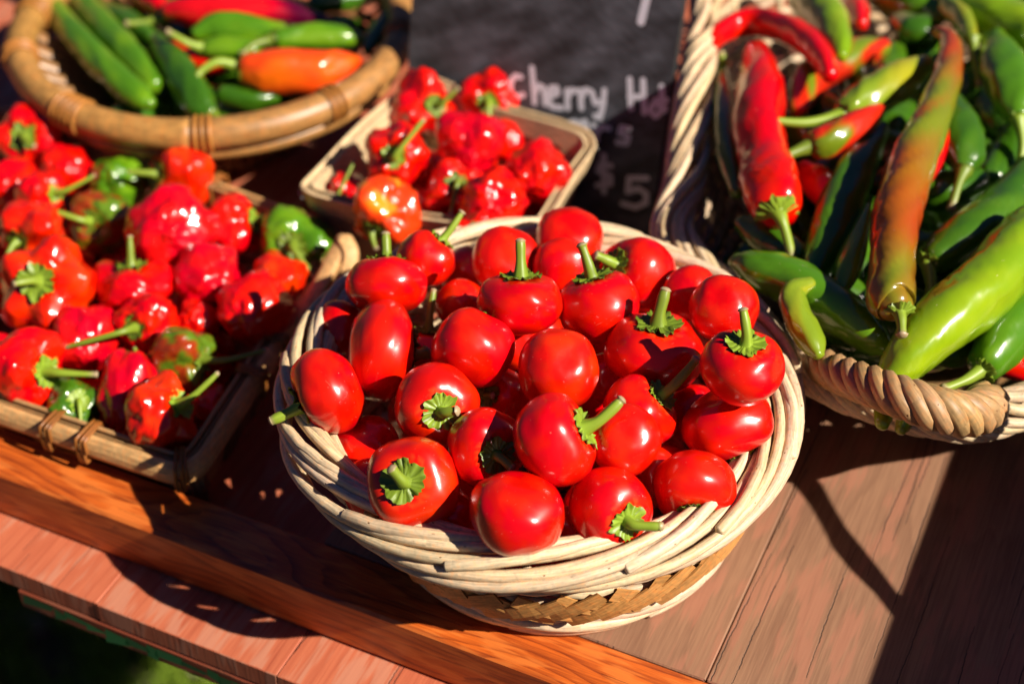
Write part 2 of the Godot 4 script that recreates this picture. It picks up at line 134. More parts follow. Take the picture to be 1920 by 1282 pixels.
const BURIED_PEPPERS := [
	["C", [-35.8, 22, -72.9], 20.5],
	["C", [11.3, 22, -84.2], 20.5],
	["C", [-5.2, 22, -41.9], 20.5],
	["C", [-74, 22, -21.5], 20.5],
	["C", [-21.3, 22, 24.5], 20.5],
	["C", [41.2, 22, -52.9], 20.5],
	["C", [-37.2, 22, -10.3], 20.5],
	["C", [32, 22, 6.1], 20.5],
	["C", [-61.4, 22, 24.4], 20.5],
	["C", [-72, 22, -59.9], 20.5],
	["C", [13.4, 22, 42], 20.5],
	["C", [-71.5, 52, -8.6], 19.5],
	["C", [-2.3, 52, -54.2], 19.5],
	["C", [-74.3, 52, -59.3], 19.5],
	["C", [11.6, 52, -11.9], 19.5],
	["C", [-34.1, 52, -4.8], 19.5],
	["C", [1.2, 52, -106.1], 19.5],
	["C", [4.8, 52, 32.5], 19.5],
	["C", [-34.4, 52, 45.4], 19.5],
	["C", [33.3, 52, -66.5], 19.5],
	["C", [-38.4, 52, -90.2], 19.5],
	["C", [39.9, 52, 17.7], 19.5],
	["C", [45.8, 52, -26.7], 19.5],
	["L", [-308.1, -11, -74.5], 19],
	["L", [-282.4, -11, -25.9], 19],
	["L", [-361.4, -11, -46.6], 19],
	["L", [-405.8, -11, -43.6], 19],
	["L", [-301.7, -11, -114.2], 19],
	["L", [-240.6, -11, -52.8], 19],
	["L", [-241.9, -11, 1.4], 19],
	["L", [-348.2, -11, 4], 19],
	["L", [-396.8, -11, -98.4], 19],
	["L", [-337.1, -11, -113.3], 19],
	["L", [-260.4, -11, -111.9], 19],
	["L", [-428.8, -11, 3.7], 19],
	["L", [-310, -11, -2.2], 19],
	["L", [-390.3, -11, 8.4], 19],
	["L", [-434.2, -11, -76.8], 19],
	["L", [-378.1, -11, -128.9], 19],
	["L", [-420.6, -11, -126.6], 19],
	["L", [-319.2, -11, -36.5], 19],
	["L", [-360.1, -11, -83.2], 19],
	["L", [-272.4, -11, -77.8], 19],
	["L", [-276.5, -11, 10.1], 19],
	["W", [-133.4, -12, -242.5], 17],
	["W", [-171.9, -12, -232.2], 17],
	["W", [-179.3, -12, -194.1], 17],
	["W", [-110.4, -12, -205.7], 17],
	["W", [-143.2, -12, -199.4], 17],
	["W", [-194.4, -12, -262], 17],
	["W", [-158.8, -12, -264.1], 17],
	["W", [-198.4, 16, -211.7], 17],
	["W", [-187.9, 16, -247.5], 17],
	["W", [-128.5, 16, -188], 17],
	["W", [-119.2, 16, -257.3], 17],
	["W", [-156.8, 16, -229.4], 17],
	["W", [-123.7, 16, -225.2], 17],
	["W", [-157.8, 36, -248.4], 15],
	["W", [-187.6, 36, -222.5], 15],
	["W", [-113.2, 36, -256.2], 15],
	["W", [-129.4, 36, -220.9], 15],
	["W", [-148.6, 36, -274.9], 15],
	["B", [-385.9, -6, -262.7], 20],
	["B", [-424, -6, -328.3], 20],
	["B", [-350.3, -6, -321], 20],
	["B", [-425.4, -6, -287.9], 20],
	["B", [-340, -6, -279.8], 20],
	["B", [-381.1, -6, -345.5], 20],
	["B", [-390.8, -6, -307.4], 20],
	["B", [-443.8, 22, -272], 16.5],
	["B", [-394.5, 22, -213.8], 16.5],
	["B", [-412.9, 22, -241], 16.5],
	["B", [-401.8, 22, -358.3], 16.5],
	["B", [-359.3, 22, -244.7], 16.5],
	["B", [-372.6, 22, -307.3], 16.5],
	["B", [-347.8, 22, -285.1], 16.5],
	["B", [-432.6, 22, -307.7], 16.5],
	["B", [-447.1, 22, -344.4], 16.5],
	["B", [-405.1, 22, -271.2], 16.5],
	["B", [-330.4, 22, -355.2], 16.5],
	["B", [-303, 22, -283.2], 16.5],
	["B", [-338.4, 22, -316.3], 16.5],
	["B", [-368.5, 22, -375.5], 16.5],
	["B", [-468, 22, -318.3], 16.5],
	["B", [-404.3, 22, -322.2], 16.5],
	["B", [-306.8, 22, -315.9], 16.5],
	["B", [-372.3, 22, -344.8], 16.5],
	["R", [149.3, 26, -366.8], 18.5],
	["R", [151.8, 26, -211], 18.5],
	["R", [112, 26, -318.9], 18.5],
	["R", [120, 26, -191], 18.5],
	["R", [176.9, 26, -299.4], 18.5],
	["R", [148.3, 26, -262.4], 18.5],
	["R", [86.4, 26, -361.2], 18.5],
	["R", [85.4, 26, -256.9], 18.5],
	["R", [148.9, 26, -326.8], 18.5],
	["R", [117.1, 26, -231.8], 18.5],
	["R", [76, 26, -318.6], 18.5],
	["R", [55.2, 50, -323.8], 16.5],
	["R", [94.3, 50, -220.3], 16.5],
	["R", [180, 50, -345.4], 16.5],
	["R", [112.7, 50, -333.3], 16.5],
	["R", [100.2, 50, -171], 16.5],
	["R", [121.3, 50, -451.3], 16.5],
	["R", [119.6, 50, -259.4], 16.5],
	["R", [50.9, 50, -357.6], 16.5],
	["R", [76.1, 50, -380.5], 16.5],
	["R", [83.5, 50, -253.8], 16.5],
	["R", [185.6, 50, -204.7], 16.5],
	["R", [140.2, 50, -380.6], 16.5],
	["R", [195, 50, -303.4], 16.5],
	["R", [202.1, 50, -264.5], 16.5],
	["R", [107.8, 50, -387.1], 16.5],
	["R", [90.1, 50, -297.1], 16.5],
	["R", [152.9, 50, -253.1], 16.5],
	["R", [56.2, 50, -286.2], 16.5],
	["R", [158.5, 50, -293.6], 16.5],
	["R", [213.4, 50, -335.9], 16.5],
	["R", [159.3, 50, -186.3], 16.5],
	["R", [133.6, 50, -215.2], 16.5],
	["R", [91.1, 50, -440.2], 16.5],
	["R", [130.2, 50, -162], 16.5],
	["R", [201.2, 50, -369.4], 16.5],
	["R", [147.5, 50, -334.1], 16.5],
	["R", [185.1, 50, -407.8], 16.5],
	["R", [61.9, 50, -214.8], 16.5],
	["R", [52.7, 50, -245.1], 16.5],
	["R", [152.6, 50, -412], 16.5],
	["R", [115.7, 50, -421], 16.5],
	["R", [118.1, 70, -335.7], 15.5],
	["R", [93.1, 70, -314.7], 15.5],
	["R", [182.5, 70, -250.6], 15.5],
	["R", [93.6, 70, -382.9], 15.5],
	["R", [125.9, 70, -189.6], 15.5],
	["R", [164.7, 70, -455.5], 15.5],
	["R", [225.9, 70, -271], 15.5],
	["R", [158.6, 70, -212], 15.5],
	["R", [142.2, 70, -386.3], 15.5],
	["R", [222.6, 70, -388.7], 15.5],
	["R", [31.2, 70, -261.5], 15.5],
	["R", [129.6, 70, -413.8], 15.5],
	["R", [44.2, 70, -335.2], 15.5],
	["R", [89.8, 70, -432.9], 15.5],
	["R", [97.2, 70, -170], 15.5],
	["R", [201.9, 70, -320.1], 15.5],
	["R", [182.1, 70, -356.8], 15.5],
	["R", [173, 70, -180.4], 15.5],
	["R", [200.4, 70, -422.6], 15.5],
	["R", [52.3, 70, -211.5], 15.5],
	["R", [136.3, 70, -162.5], 15.5],
	["R", [101.3, 70, -206.2], 15.5],
	["R", [74.5, 70, -275.2], 15.5],
	["R", [216.2, 70, -348.6], 15.5],
	["R", [176.3, 70, -400.8], 15.5],
	["R", [228.4, 70, -302.6], 15.5],
	["R", [129.9, 70, -448.4], 15.5],
	["R", [40.1, 70, -305.5], 15.5],
	["R", [145, 70, -314.4], 15.5],
	["R", [195.9, 70, -205.1], 15.5],
	["R", [91.9, 70, -235.2], 15.5],
	["R", [114.7, 70, -289.6], 15.5],
	["R", [64.4, 70, -375.5], 15.5],
	["R", [126.6, 70, -223.4], 15.5],
	["R", [47.1, 70, -401.7], 15.5],
	["R", [214.4, 70, -236.3], 15.5],
	["R", [153, 70, -256.9], 15.5],
	["R", [91, 70, -345.6], 15.5],
]
const TALL_RIM := [
	[159.8, 72, -93.5],
	[131.5, 70, -97.2],
	[106.1, 66, -108.3],
	[80, 60, -128],
	[38, 60, -160],
	[-1.1, 64, -190.9],
	[-9.4, 72, -233.3],
	[-23.8, 81, -281.1],
	[-38.6, 86, -333.7],
	[-50.2, 88, -376],
	[-68.3, 90, -434.9],
	[-45, 95, -500],
	[20, 98, -560],
	[120, 98, -590],
	[220, 96, -560],
	[275, 92, -470],
	[295, 90, -390],
	[300, 86, -310],
	[295, 82, -230],
	[268, 76, -165],
	[215.2, 72, -122.6],
	[190.6, 73, -99.4],
]
const ROPE_LINE := [
	[108, 76, -105.6],
	[124.3, 92, -82.7],
	[142.8, 103, -68.6],
	[162.2, 108, -60.9],
	[179.9, 104, -64.7],
	[192.3, 94, -79.7],
	[196.5, 82, -103.1],
]
const CHALK_STROKES := [
	[1.9, [[-10.1, 100.1], [-14.1, 99.9], [-16.9, 94.5], [-16.4, 89.1], [-12.7, 85.2], [-7.2, 88.1]], 0.9],
	[1.9, [[-2.8, 108.1], [-0.1, 94.6], [1.6, 84.7]], 0.9],
	[1.9, [[0.6, 90.8], [3.5, 97.3], [6.8, 96.6], [9.3, 85.8]], 0.9],
	[1.9, [[11.2, 91], [17.1, 95.3], [15.9, 98.9], [12, 97.8], [10.3, 91.1], [13.9, 85], [20.9, 85.8]], 0.9],
	[1.9, [[23.2, 98.6], [25.3, 86.6]], 0.9],
	[1.9, [[24.5, 94.2], [26.7, 99.8], [30.5, 99.8]], 0.9],
	[1.9, [[32.5, 100.9], [34.7, 88.9]], 0.9],
	[1.9, [[33.8, 96.5], [36.2, 102.4], [39.8, 102]], 0.9],
	[1.9, [[40.8, 101.3], [43.8, 94.6], [48, 96.8]], 0.9],
	[1.9, [[48.9, 104.8], [49.4, 95.6], [48.1, 85.6], [44.9, 86]], 0.9],
	[1.9, [[65, 116.3], [68.3, 97.1]], 0.9],
	[1.9, [[74, 117.7], [77.7, 96.4]], 0.9],
	[1.9, [[66.5, 104.4], [76.2, 107.1]], 0.9],
	[1.9, [[83.1, 104.2], [81.2, 98.8], [85.5, 95.8], [89, 100.4], [86.1, 104.6], [83.1, 104.2]], 0.9],
	[1.9, [[86.7, 116.6], [89.7, 100.9], [93.9, 103.4]], 0.9],
	[1.9, [[84.7, 107], [93.9, 108.6]], 0.9],
	[1.9, [[-8.4, 67], [-6.2, 52.9]], 0.9],
	[1.9, [[-8.4, 66.2], [-3.6, 68.2], [-2.3, 63.7], [-7, 60.9]], 0.9],
	[1.9, [[1, 62.9], [5.7, 65.7], [4.5, 69], [1.1, 67], [1.2, 61.3], [6.3, 60.2]], 0.9],
	[1.9, [[8.5, 70.4], [10.9, 55.7]], 0.9],
	[1.9, [[9, 69.8], [13.3, 70.8], [13.9, 65.4], [10, 63.6]], 0.9],
	[1.9, [[18, 72.8], [20.4, 58.1]], 0.9],
	[1.9, [[18.6, 72.2], [22.8, 73.2], [23.4, 67.8], [19.6, 66]], 0.9],
	[1.9, [[27.8, 72.1], [32.7, 75.4], [31.4, 78.9], [27.7, 76.9], [27.6, 71.2], [33, 70.2]], 0.9],
	[1.9, [[35.2, 73.2], [40.1, 76.8], [38.5, 80.7], [34.6, 78.4], [34.7, 72.2], [40.8, 71.1]], 0.9],
	[1.9, [[44.6, 79.5], [47.8, 69.7]], 0.9],
	[1.9, [[47, 73.7], [50.1, 79.8], [55.2, 79.8]], 0.9],
	[1.9, [[68.9, 83.2], [63.6, 82.8], [62.9, 78.6], [69.3, 77.7], [68.4, 72.8], [62.2, 72]], 0.9],
	[1.9, [[59.6, 54.5], [52.5, 53.8], [51.4, 48.6], [60.3, 47.1], [61.2, 42.1], [52, 38.3]], 0.9],
	[1.9, [[54.1, 60.4], [57.3, 34.8]], 0.9],
	[1.9, [[85.6, 52.5], [73.4, 49.3], [73.7, 39.6], [80.5, 43.7], [86.8, 41.5], [87.1, 35], [80.4, 29.9], [71.4, 30.1]], 0.9],
	[2.6, [[67.4, 155], [69, 170.6], [75, 200.6]], 0.95],
	[2.2, [[31, 204.6], [39, 222.6], [61, 222.6], [75, 200.6]], 0.9],
]

var used := {}
var noise := FastNoiseLite.new()
var rng := RandomNumberGenerator.new()
var M := {}


func _ready() -> void:
	set_camera_and_light()
	rng.seed = 11
	noise.seed = 5
	noise.noise_type = FastNoiseLite.TYPE_SIMPLEX_SMOOTH
	noise.frequency = 1.0
	noise.fractal_octaves = 2
	make_materials()
	make_ground()
	make_table()
	make_sign()
	make_cherry_basket()
	make_tray()
	make_splint_basket()
	make_bamboo_basket()
	make_tall_basket()
	make_crate()
	make_peppers()


func set_camera_and_light() -> void:
	var cam := Camera3D.new()
	cam.name = "camera"
	add_child(cam)
	var lens := CameraAttributesPhysical.new()
	lens.frustum_focal_length = 52.5
	lens.frustum_focus_distance = 0.75
	lens.exposure_aperture = 4.5
	lens.frustum_near = 0.05
	lens.frustum_far = 60.0
	cam.attributes = lens
	cam.fov = 24.0
	cam.near = 0.05
	cam.far = 60.0
	var eye := Vector3(0.22634, 0.62868, 0.52392)
	cam.look_at_from_position(eye, eye + Vector3(-0.31656, -0.65606, -0.68511), UP)
	cam.current = true
	var sun := DirectionalLight3D.new()
	sun.name = "sun"
	sun.light_energy = 1.6
	sun.light_color = Color(1.0, 0.96, 0.90)
	sun.light_angular_distance = 0.5
	sun.shadow_enabled = true
	add_child(sun)
	sun.look_at_from_position(Vector3(1.22, 1.0, 0.07), Vector3.ZERO, UP)
	var env := Environment.new()
	env.background_mode = Environment.BG_SKY
	var sky := Sky.new()
	var air := ProceduralSkyMaterial.new()
	air.sky_top_color = Color(0.20, 0.36, 0.72)
	air.sky_horizon_color = Color(0.58, 0.62, 0.72)
	air.sky_curve = 0.18
	air.sky_energy_multiplier = 0.40
	air.ground_bottom_color = Color(0.16, 0.13, 0.10)
	air.ground_horizon_color = Color(0.40, 0.38, 0.35)
	air.ground_energy_multiplier = 0.5
	sky.sky_material = air
	env.sky = sky
	env.tonemap_mode = Environment.TONE_MAPPER_LINEAR
	env.tonemap_exposure = 1.75
	env.sdfgi_enabled = true
	env.ssao_enabled = true
	env.ssil_enabled = true
	var world := WorldEnvironment.new()
	world.name = "world"
	world.environment = env
	add_child(world)


# ------------------------------------------------------------------ naming
func numbered(called: String) -> String:
	if not used.has(called):
		used[called] = 0
		return called
	used[called] += 1
	return "%s_%03d" % [called, used[called]]


func thing(called: String, at: Vector3, label: String, category: String, group := "") -> Node3D:
	var o := Node3D.new()
	o.name = numbered(called)
	o.position = at
	o.set_meta("label", label)
	o.set_meta("category", category)
	if group != "":
		o.set_meta("group", group)
	add_child(o)
	return o


func part(called: String, mesh: Mesh, m: Material, parent: Node, at := Vector3.ZERO) -> MeshInstance3D:
	var o := MeshInstance3D.new()
	o.name = called
	o.mesh = mesh
	o.material_override = m
	o.position = at
	o.cast_shadow = GeometryInstance3D.SHADOW_CASTING_SETTING_ON
	parent.add_child(o, true)
	return o


# ------------------------------------------------------------------ materials
func lin(r: float, g: float, b: float) -> Color:
	return Color(r, g, b).linear_to_srgb()


func standard(called: String, rough: float, vertex := true) -> StandardMaterial3D:
	var m := StandardMaterial3D.new()
	m.resource_name = called
	m.roughness = rough
	m.vertex_color_use_as_albedo = vertex
	M[called] = m
	return m


func as_texture(im: Image) -> ImageTexture:
	im.generate_mipmaps()
	return ImageTexture.create_from_image(im)


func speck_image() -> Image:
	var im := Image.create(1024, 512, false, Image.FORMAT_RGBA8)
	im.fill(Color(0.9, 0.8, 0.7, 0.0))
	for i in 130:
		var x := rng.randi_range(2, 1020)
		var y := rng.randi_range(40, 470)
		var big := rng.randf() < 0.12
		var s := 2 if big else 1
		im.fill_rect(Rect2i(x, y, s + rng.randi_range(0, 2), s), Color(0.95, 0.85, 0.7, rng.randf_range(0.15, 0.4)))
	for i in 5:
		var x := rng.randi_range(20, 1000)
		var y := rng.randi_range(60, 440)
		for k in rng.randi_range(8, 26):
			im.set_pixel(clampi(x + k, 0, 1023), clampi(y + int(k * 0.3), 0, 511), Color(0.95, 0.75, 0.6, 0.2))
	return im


func willow_image() -> Image:
	var im := Image.create(512, 128, false, Image.FORMAT_RGB8)
	for y in 128:
		for x in 512:
			var g := noise.get_noise_2d(x * 0.012, y * 0.22)
			var h := noise.get_noise_2d(x * 0.05 + 90.0, y * 0.06)
			var v := 0.86 + 0.14 * g + 0.10 * h
			im.set_pixel(x, y, Color(clampf(v, 0, 1), clampf(v - 0.02 - maxf(0.0, h) * 0.12, 0, 1), clampf(v - 0.05 - maxf(0.0, h) * 0.2, 0, 1)))
	for i in 16:
		var x := rng.randi_range(3, 505)
		var y := rng.randi_range(2, 124)
		im.fill_rect(Rect2i(x, y, rng.randi_range(2, 6), rng.randi_range(1, 2)), Color(0.42, 0.28, 0.17) if rng.randf() < 0.5 else Color(0.6, 0.46, 0.32))
	return im


func tiled(u: float, v: float, fu: float, fv: float, off: float) -> float:
	# noise that meets itself at the image's edges
	var bu := smoothstep(0.82, 1.0, u)
	var bv := smoothstep(0.82, 1.0, v)
	var n := noise.get_noise_2d(u * fu + off, v * fv + off)
	if bu > 0.0:
		n = lerpf(n, noise.get_noise_2d((u - 1.0) * fu + off, v * fv + off), bu)
	if bv > 0.0:
		var m := noise.get_noise_2d(u * fu + off, (v - 1.0) * fv + off)
		if bu > 0.0:
			m = lerpf(m, noise.get_noise_2d((u - 1.0) * fu + off, (v - 1.0) * fv + off), bu)
		n = lerpf(n, m, bv)
	return n


func ring_wood(w: int, h: int, rings: float, warp: float, dark: Color, light: Color, wear: Color, wear_share: float, cracks: int, off: float, hard := 0.8) -> Image:
	# grain runs along the image's height
	var im := Image.create(w, h, false, Image.FORMAT_RGB8)
	for y in h:
		for x in w:
			var u := float(x) / w
			var v := float(y) / h
			var d := u * rings + warp * tiled(u, v, 1.6, 1.3, off) + 0.2 * tiled(u, v, 9.0, 3.0, off + 5.0)
			var f := d - floorf(d)
			var ring := pow(f, 3.0) * smoothstep(1.0, 0.93, f)
			var fine := tiled(u, v, 70.0, 5.0, off + 11.0)
			var fleck := tiled(u, v, 150.0, 24.0, off + 17.0)
			var blot := tiled(u, v, 4.0, 5.0, off + 29.0)
			var c := light.lerp(dark, clampf(ring * hard + fine * 0.3 + fleck * 0.2 + blot * 0.22 + 0.16, 0.0, 1.0))
			var wn := tiled(u, v, 6.0, 7.0, off + 40.0) + 0.5 * tiled(u, v, 30.0, 14.0, off + 7.0)
			c = c.lerp(wear, clampf((wn - (1.0 - wear_share)) * 1.6, 0.0, 0.6))
			im.set_pixel(x, y, c)
	for i in cracks:
		var x := rng.randf_range(0.04, 0.96) * w
		var y := rng.randf_range(0.0, 0.7) * h
		var n := rng.randi_range(h / 10, h / 3)
		for k in n:
			x += rng.randf_range(-0.45, 0.45)
			var yy := clampi(int(y) + k, 0, h - 1)
			im.set_pixel(clampi(int(x), 0, w - 1), yy, dark.darkened(0.65))
			if k > n / 4 and k < n * 3 / 4:
				im.set_pixel(clampi(int(x) + 1, 0, w - 1), yy, dark.darkened(0.5))
	return im


func grey_of(im: Image) -> Image:
	var g: Image = im.duplicate()
	g.convert(Image.FORMAT_L8)
	return g


func wood(called: String, im: Image, rough: float, relief: float) -> StandardMaterial3D:
	var m := standard(called, rough)
	m.albedo_texture = as_texture(im)
	m.heightmap_enabled = true
	m.heightmap_texture = as_texture(grey_of(im))
	m.heightmap_scale = relief
	return m


func make_materials() -> void:
	var specks := as_texture(speck_image())
	var m := standard("cherry_skin", 0.38)
	m.metallic_specular = 0.25
	m.clearcoat_enabled = true
	m.clearcoat = 1.0
	m.clearcoat_roughness = 0.21
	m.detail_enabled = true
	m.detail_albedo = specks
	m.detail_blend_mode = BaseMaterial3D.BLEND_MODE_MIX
	m = standard("glossy_skin", 0.3)
	m.metallic_specular = 0.34
	m.clearcoat_enabled = true
	m.clearcoat = 0.8
	m.clearcoat_roughness = 0.13
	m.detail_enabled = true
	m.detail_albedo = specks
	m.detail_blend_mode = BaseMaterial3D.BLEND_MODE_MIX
	m = standard("stem_green", 0.45)
	m.backlight_enabled = true
	m.backlight = Color(0.06, 0.09, 0.01)
	var willow := willow_image()
	m = standard("willow", 0.5)
	m.albedo_texture = as_texture(willow)
	m.heightmap_enabled = true
	m.heightmap_texture = as_texture(grey_of(willow))
	m.heightmap_scale = 0.03
	m.metallic_specular = 0.45
	m = standard("bamboo", 0.42)
	m.albedo_texture = M.willow.albedo_texture
	m = standard("splint", 0.6)
	m.albedo_texture = M.willow.albedo_texture
	m.backlight_enabled = true
	m.backlight = Color(0.10, 0.07, 0.03)
	wood("deck_wood", ring_wood(512, 1024, 5.0, 1.6, Color(0.40, 0.27, 0.20), Color(0.57, 0.425, 0.325), Color(0.64, 0.42, 0.33), 0.95, 16, 3.0, 0.3), 0.62, 0.06)
	wood("beam_wood", ring_wood(512, 1024, 11.0, 3.2, Color(0.42, 0.15, 0.04), Color(0.76, 0.36, 0.11), Color(0.82, 0.46, 0.20), 1.02, 5, 21.0, 0.75), 0.42, 0.04)
	wood("board_wood", ring_wood(512, 1024, 16.0, 0.5, Color(0.60, 0.27, 0.17), Color(0.74, 0.40, 0.27), Color(0.74, 0.52, 0.42), 0.95, 10, 47.0, 0.35), 0.6, 0.06)
	wood("crate_wood", ring_wood(256, 512, 6.0, 1.4, Color(0.45, 0.32, 0.20), Color(0.66, 0.50, 0.33), Color(0.6, 0.5, 0.4), 1.0, 6, 77.0), 0.7, 0.04)
	standard("green_paint", 0.55)
	m = standard("dark_slate", 0.75)
	m = standard("soil", 0.95, false)
	var t := NoiseTexture2D.new()
	t.width = 512
	t.height = 512
	t.seamless = true
	var fn := FastNoiseLite.new()
	fn.seed = 3
	fn.frequency = 0.02
	fn.fractal_octaves = 5
	t.noise = fn
	var g := Gradient.new()
	g.set_color(0, Color(0.12, 0.09, 0.06))
	g.set_color(1, Color(0.42, 0.36, 0.26))
	g.add_point(0.5, Color(0.22, 0.19, 0.12))
	t.color_ramp = g
	m.albedo_texture = t
	m.uv1_triplanar = true
	m.uv1_world_triplanar = true
	m.uv1_scale = Vector3(3, 3, 3)
	m = standard("grass_blade", 0.6)
	m.backlight_enabled = true
	m.backlight = Color(0.2, 0.3, 0.05)
	standard("pebble", 0.85)


# ------------------------------------------------------------------ meshes
func grid_mesh(P: PackedVector3Array, C: PackedColorArray, rows: int, cols: int, us := 1.0, vs := 1.0) -> ArrayMesh:
	# rows x cols points that wrap round in the columns; one extra column carries the seam's texture coordinates
	var V := PackedVector3Array()
	var N := PackedVector3Array()
	var K := PackedColorArray()
	var T := PackedVector2Array()
	var I := PackedInt32Array()
	for r in rows:
		var up := maxi(r - 1, 0)
		var dn := mini(r + 1, rows - 1)
		for q in cols + 1:
			var k := q % cols
			var dt := P[r * cols + (k + 1) % cols] - P[r * cols + (k + cols - 1) % cols]
			var dr := P[dn * cols + k] - P[up * cols + k]
			var n := dt.cross(dr)
			V.append(P[r * cols + k])
			N.append(n.normalized())
			K.append(C[r * cols + k])
			T.append(Vector2(us * q / cols, vs * r / (rows - 1)))
	var w := cols + 1
	for r in [0, rows - 1]:
		# a pole: every copy of the point takes the mean of the next ring
		if P[r * cols].distance_squared_to(P[r * cols + cols / 2]) < 1e-12:
			var near := w if r == 0 else (rows - 2) * w
			var mean := Vector3.ZERO
			for q in cols:
				mean += N[near + q]
			for q in w:
				N[r * w + q] = mean.normalized()
	for r in rows - 1:
		for q in cols:
			var a := r * w + q
			I.append_array([a, a + w, a + 1, a + 1, a + w, a + w + 1])
	var arr := []
	arr.resize(Mesh.ARRAY_MAX)
	arr[Mesh.ARRAY_VERTEX] = V
	arr[Mesh.ARRAY_NORMAL] = N
	arr[Mesh.ARRAY_COLOR] = K
	arr[Mesh.ARRAY_TEX_UV] = T
	arr[Mesh.ARRAY_INDEX] = I
	var mesh := ArrayMesh.new()
	mesh.add_surface_from_arrays(Mesh.PRIMITIVE_TRIANGLES, arr)
	return mesh


func put(st: SurfaceTool, n: Vector3, tri: Array) -> void:
	# three corners [point, colour, uv], turned so that the front faces along n
	var a: Vector3 = tri[0][0]
	var b: Vector3 = tri[1][0]
	var c: Vector3 = tri[2][0]
	var order := [0, 2, 1] if (b - a).cross(c - a).dot(n) > 0.0 else [0, 1, 2]
	for i in order:
		st.set_normal(n)
		st.set_color(tri[i][1])
		st.set_uv(tri[i][2])
		st.add_vertex(tri[i][0])


func spline(pts: Array, steps: int) -> Array:
	# Catmull-Rom through Vector4 (xyz, radius) or Vector3 points
	var out := []
	var n := pts.size()
	for i in n - 1:
		var a = pts[maxi(i - 1, 0)]
		var b = pts[i]
		var c = pts[i + 1]
		var d = pts[mini(i + 2, n - 1)]
		for k in steps:
			var t := float(k) / steps
			out.append(0.5 * ((2.0 * b) + (c - a) * t + (2.0 * a - 5.0 * b + 4.0 * c - d) * t * t + (3.0 * b - a - 3.0 * c + d) * t * t * t))
	out.append(pts[n - 1])
	return out


func tube(line: Array, sides: int, colour: Callable, ridge := 0.0, ridges := 5, flat := 1.0, closed_ends := true, uscale := 1.0) -> ArrayMesh:
	# line: Vector4 (x, y, z, radius) along the middle; colour(t, angle) gives a linear colour
	var rows := line.size()
	var P := PackedVector3Array()
	var C := PackedColorArray()
	var side := Vector3.ZERO
	var mids := []
	for q in line:
		mids.append(Vector3(q.x, q.y, q.z))
	var rings := []
	for r in rows:
		var f: Vector3 = (mids[mini(r + 1, rows - 1)] - mids[maxi(r - 1, 0)]).normalized()
		if side == Vector3.ZERO:
			side = f.cross(UP if absf(f.y) < 0.9 else Vector3.RIGHT).normalized()
		side = (side - f * side.dot(f)).normalized()
		rings.append([mids[r], f, side, line[r].w, float(r) / (rows - 1)])
	var all := []
	if closed_ends:
		var a: Array = rings[0]
		all.append([a[0] - a[1] * a[3] * 0.45, a[1], a[2], a[3] * 0.02, 0.0])
		all.append([a[0] - a[1] * a[3] * 0.36, a[1], a[2], a[3] * 0.6, 0.0])
	all.append_array(rings)
	if closed_ends:
		var b: Array = rings[-1]
		all.append([b[0] + b[1] * b[3] * 0.36, b[1], b[2], b[3] * 0.6, 1.0])
		all.append([b[0] + b[1] * b[3] * 0.45, b[1], b[2], b[3] * 0.02, 1.0])
	for g in all:
		var up: Vector3 = g[1].cross(g[2])
		for k in sides:
			var an := TAU * k / sides
			var rr: float = g[3] * (1.0 + ridge * cos(ridges * an))
			P.append(g[0] + g[2] * cos(an) * rr + up * sin(an) * rr * flat)
			C.append(colour.call(g[4], an))
	return grid_mesh(P, C, all.size(), sides, 1.0, uscale)


func rod(line: Array, base: Color, sides := 8) -> ArrayMesh:
	var tint := base * rng.randf_range(0.82, 1.12)
	tint = Color(tint.r, tint.g * rng.randf_range(0.95, 1.03), tint.b * rng.randf_range(0.86, 1.06))
	var n := line.size()
	var L := 0.0
	for i in n - 1:
		L += (Vector3(line[i].x, line[i].y, line[i].z)).distance_to(Vector3(line[i + 1].x, line[i + 1].y, line[i + 1].z))
	var m := tube(line, sides, func(_t, _a): return tint, 0.0, 5, 1.0, true, 1.0)
	# rod texture runs along the rod: swap the coordinates and scale to its length
	var arr := m.surface_get_arrays(0)
	var T: PackedVector2Array = arr[Mesh.ARRAY_TEX_UV]
	var shift := rng.randf()
	for i in T.size():
		T[i] = Vector2(T[i].y * L / 0.09 + shift, T[i].x * 0.6 + shift)
	arr[Mesh.ARRAY_TEX_UV] = T
	var o := ArrayMesh.new()
	o.add_surface_from_arrays(Mesh.PRIMITIVE_TRIANGLES, arr)
	return o


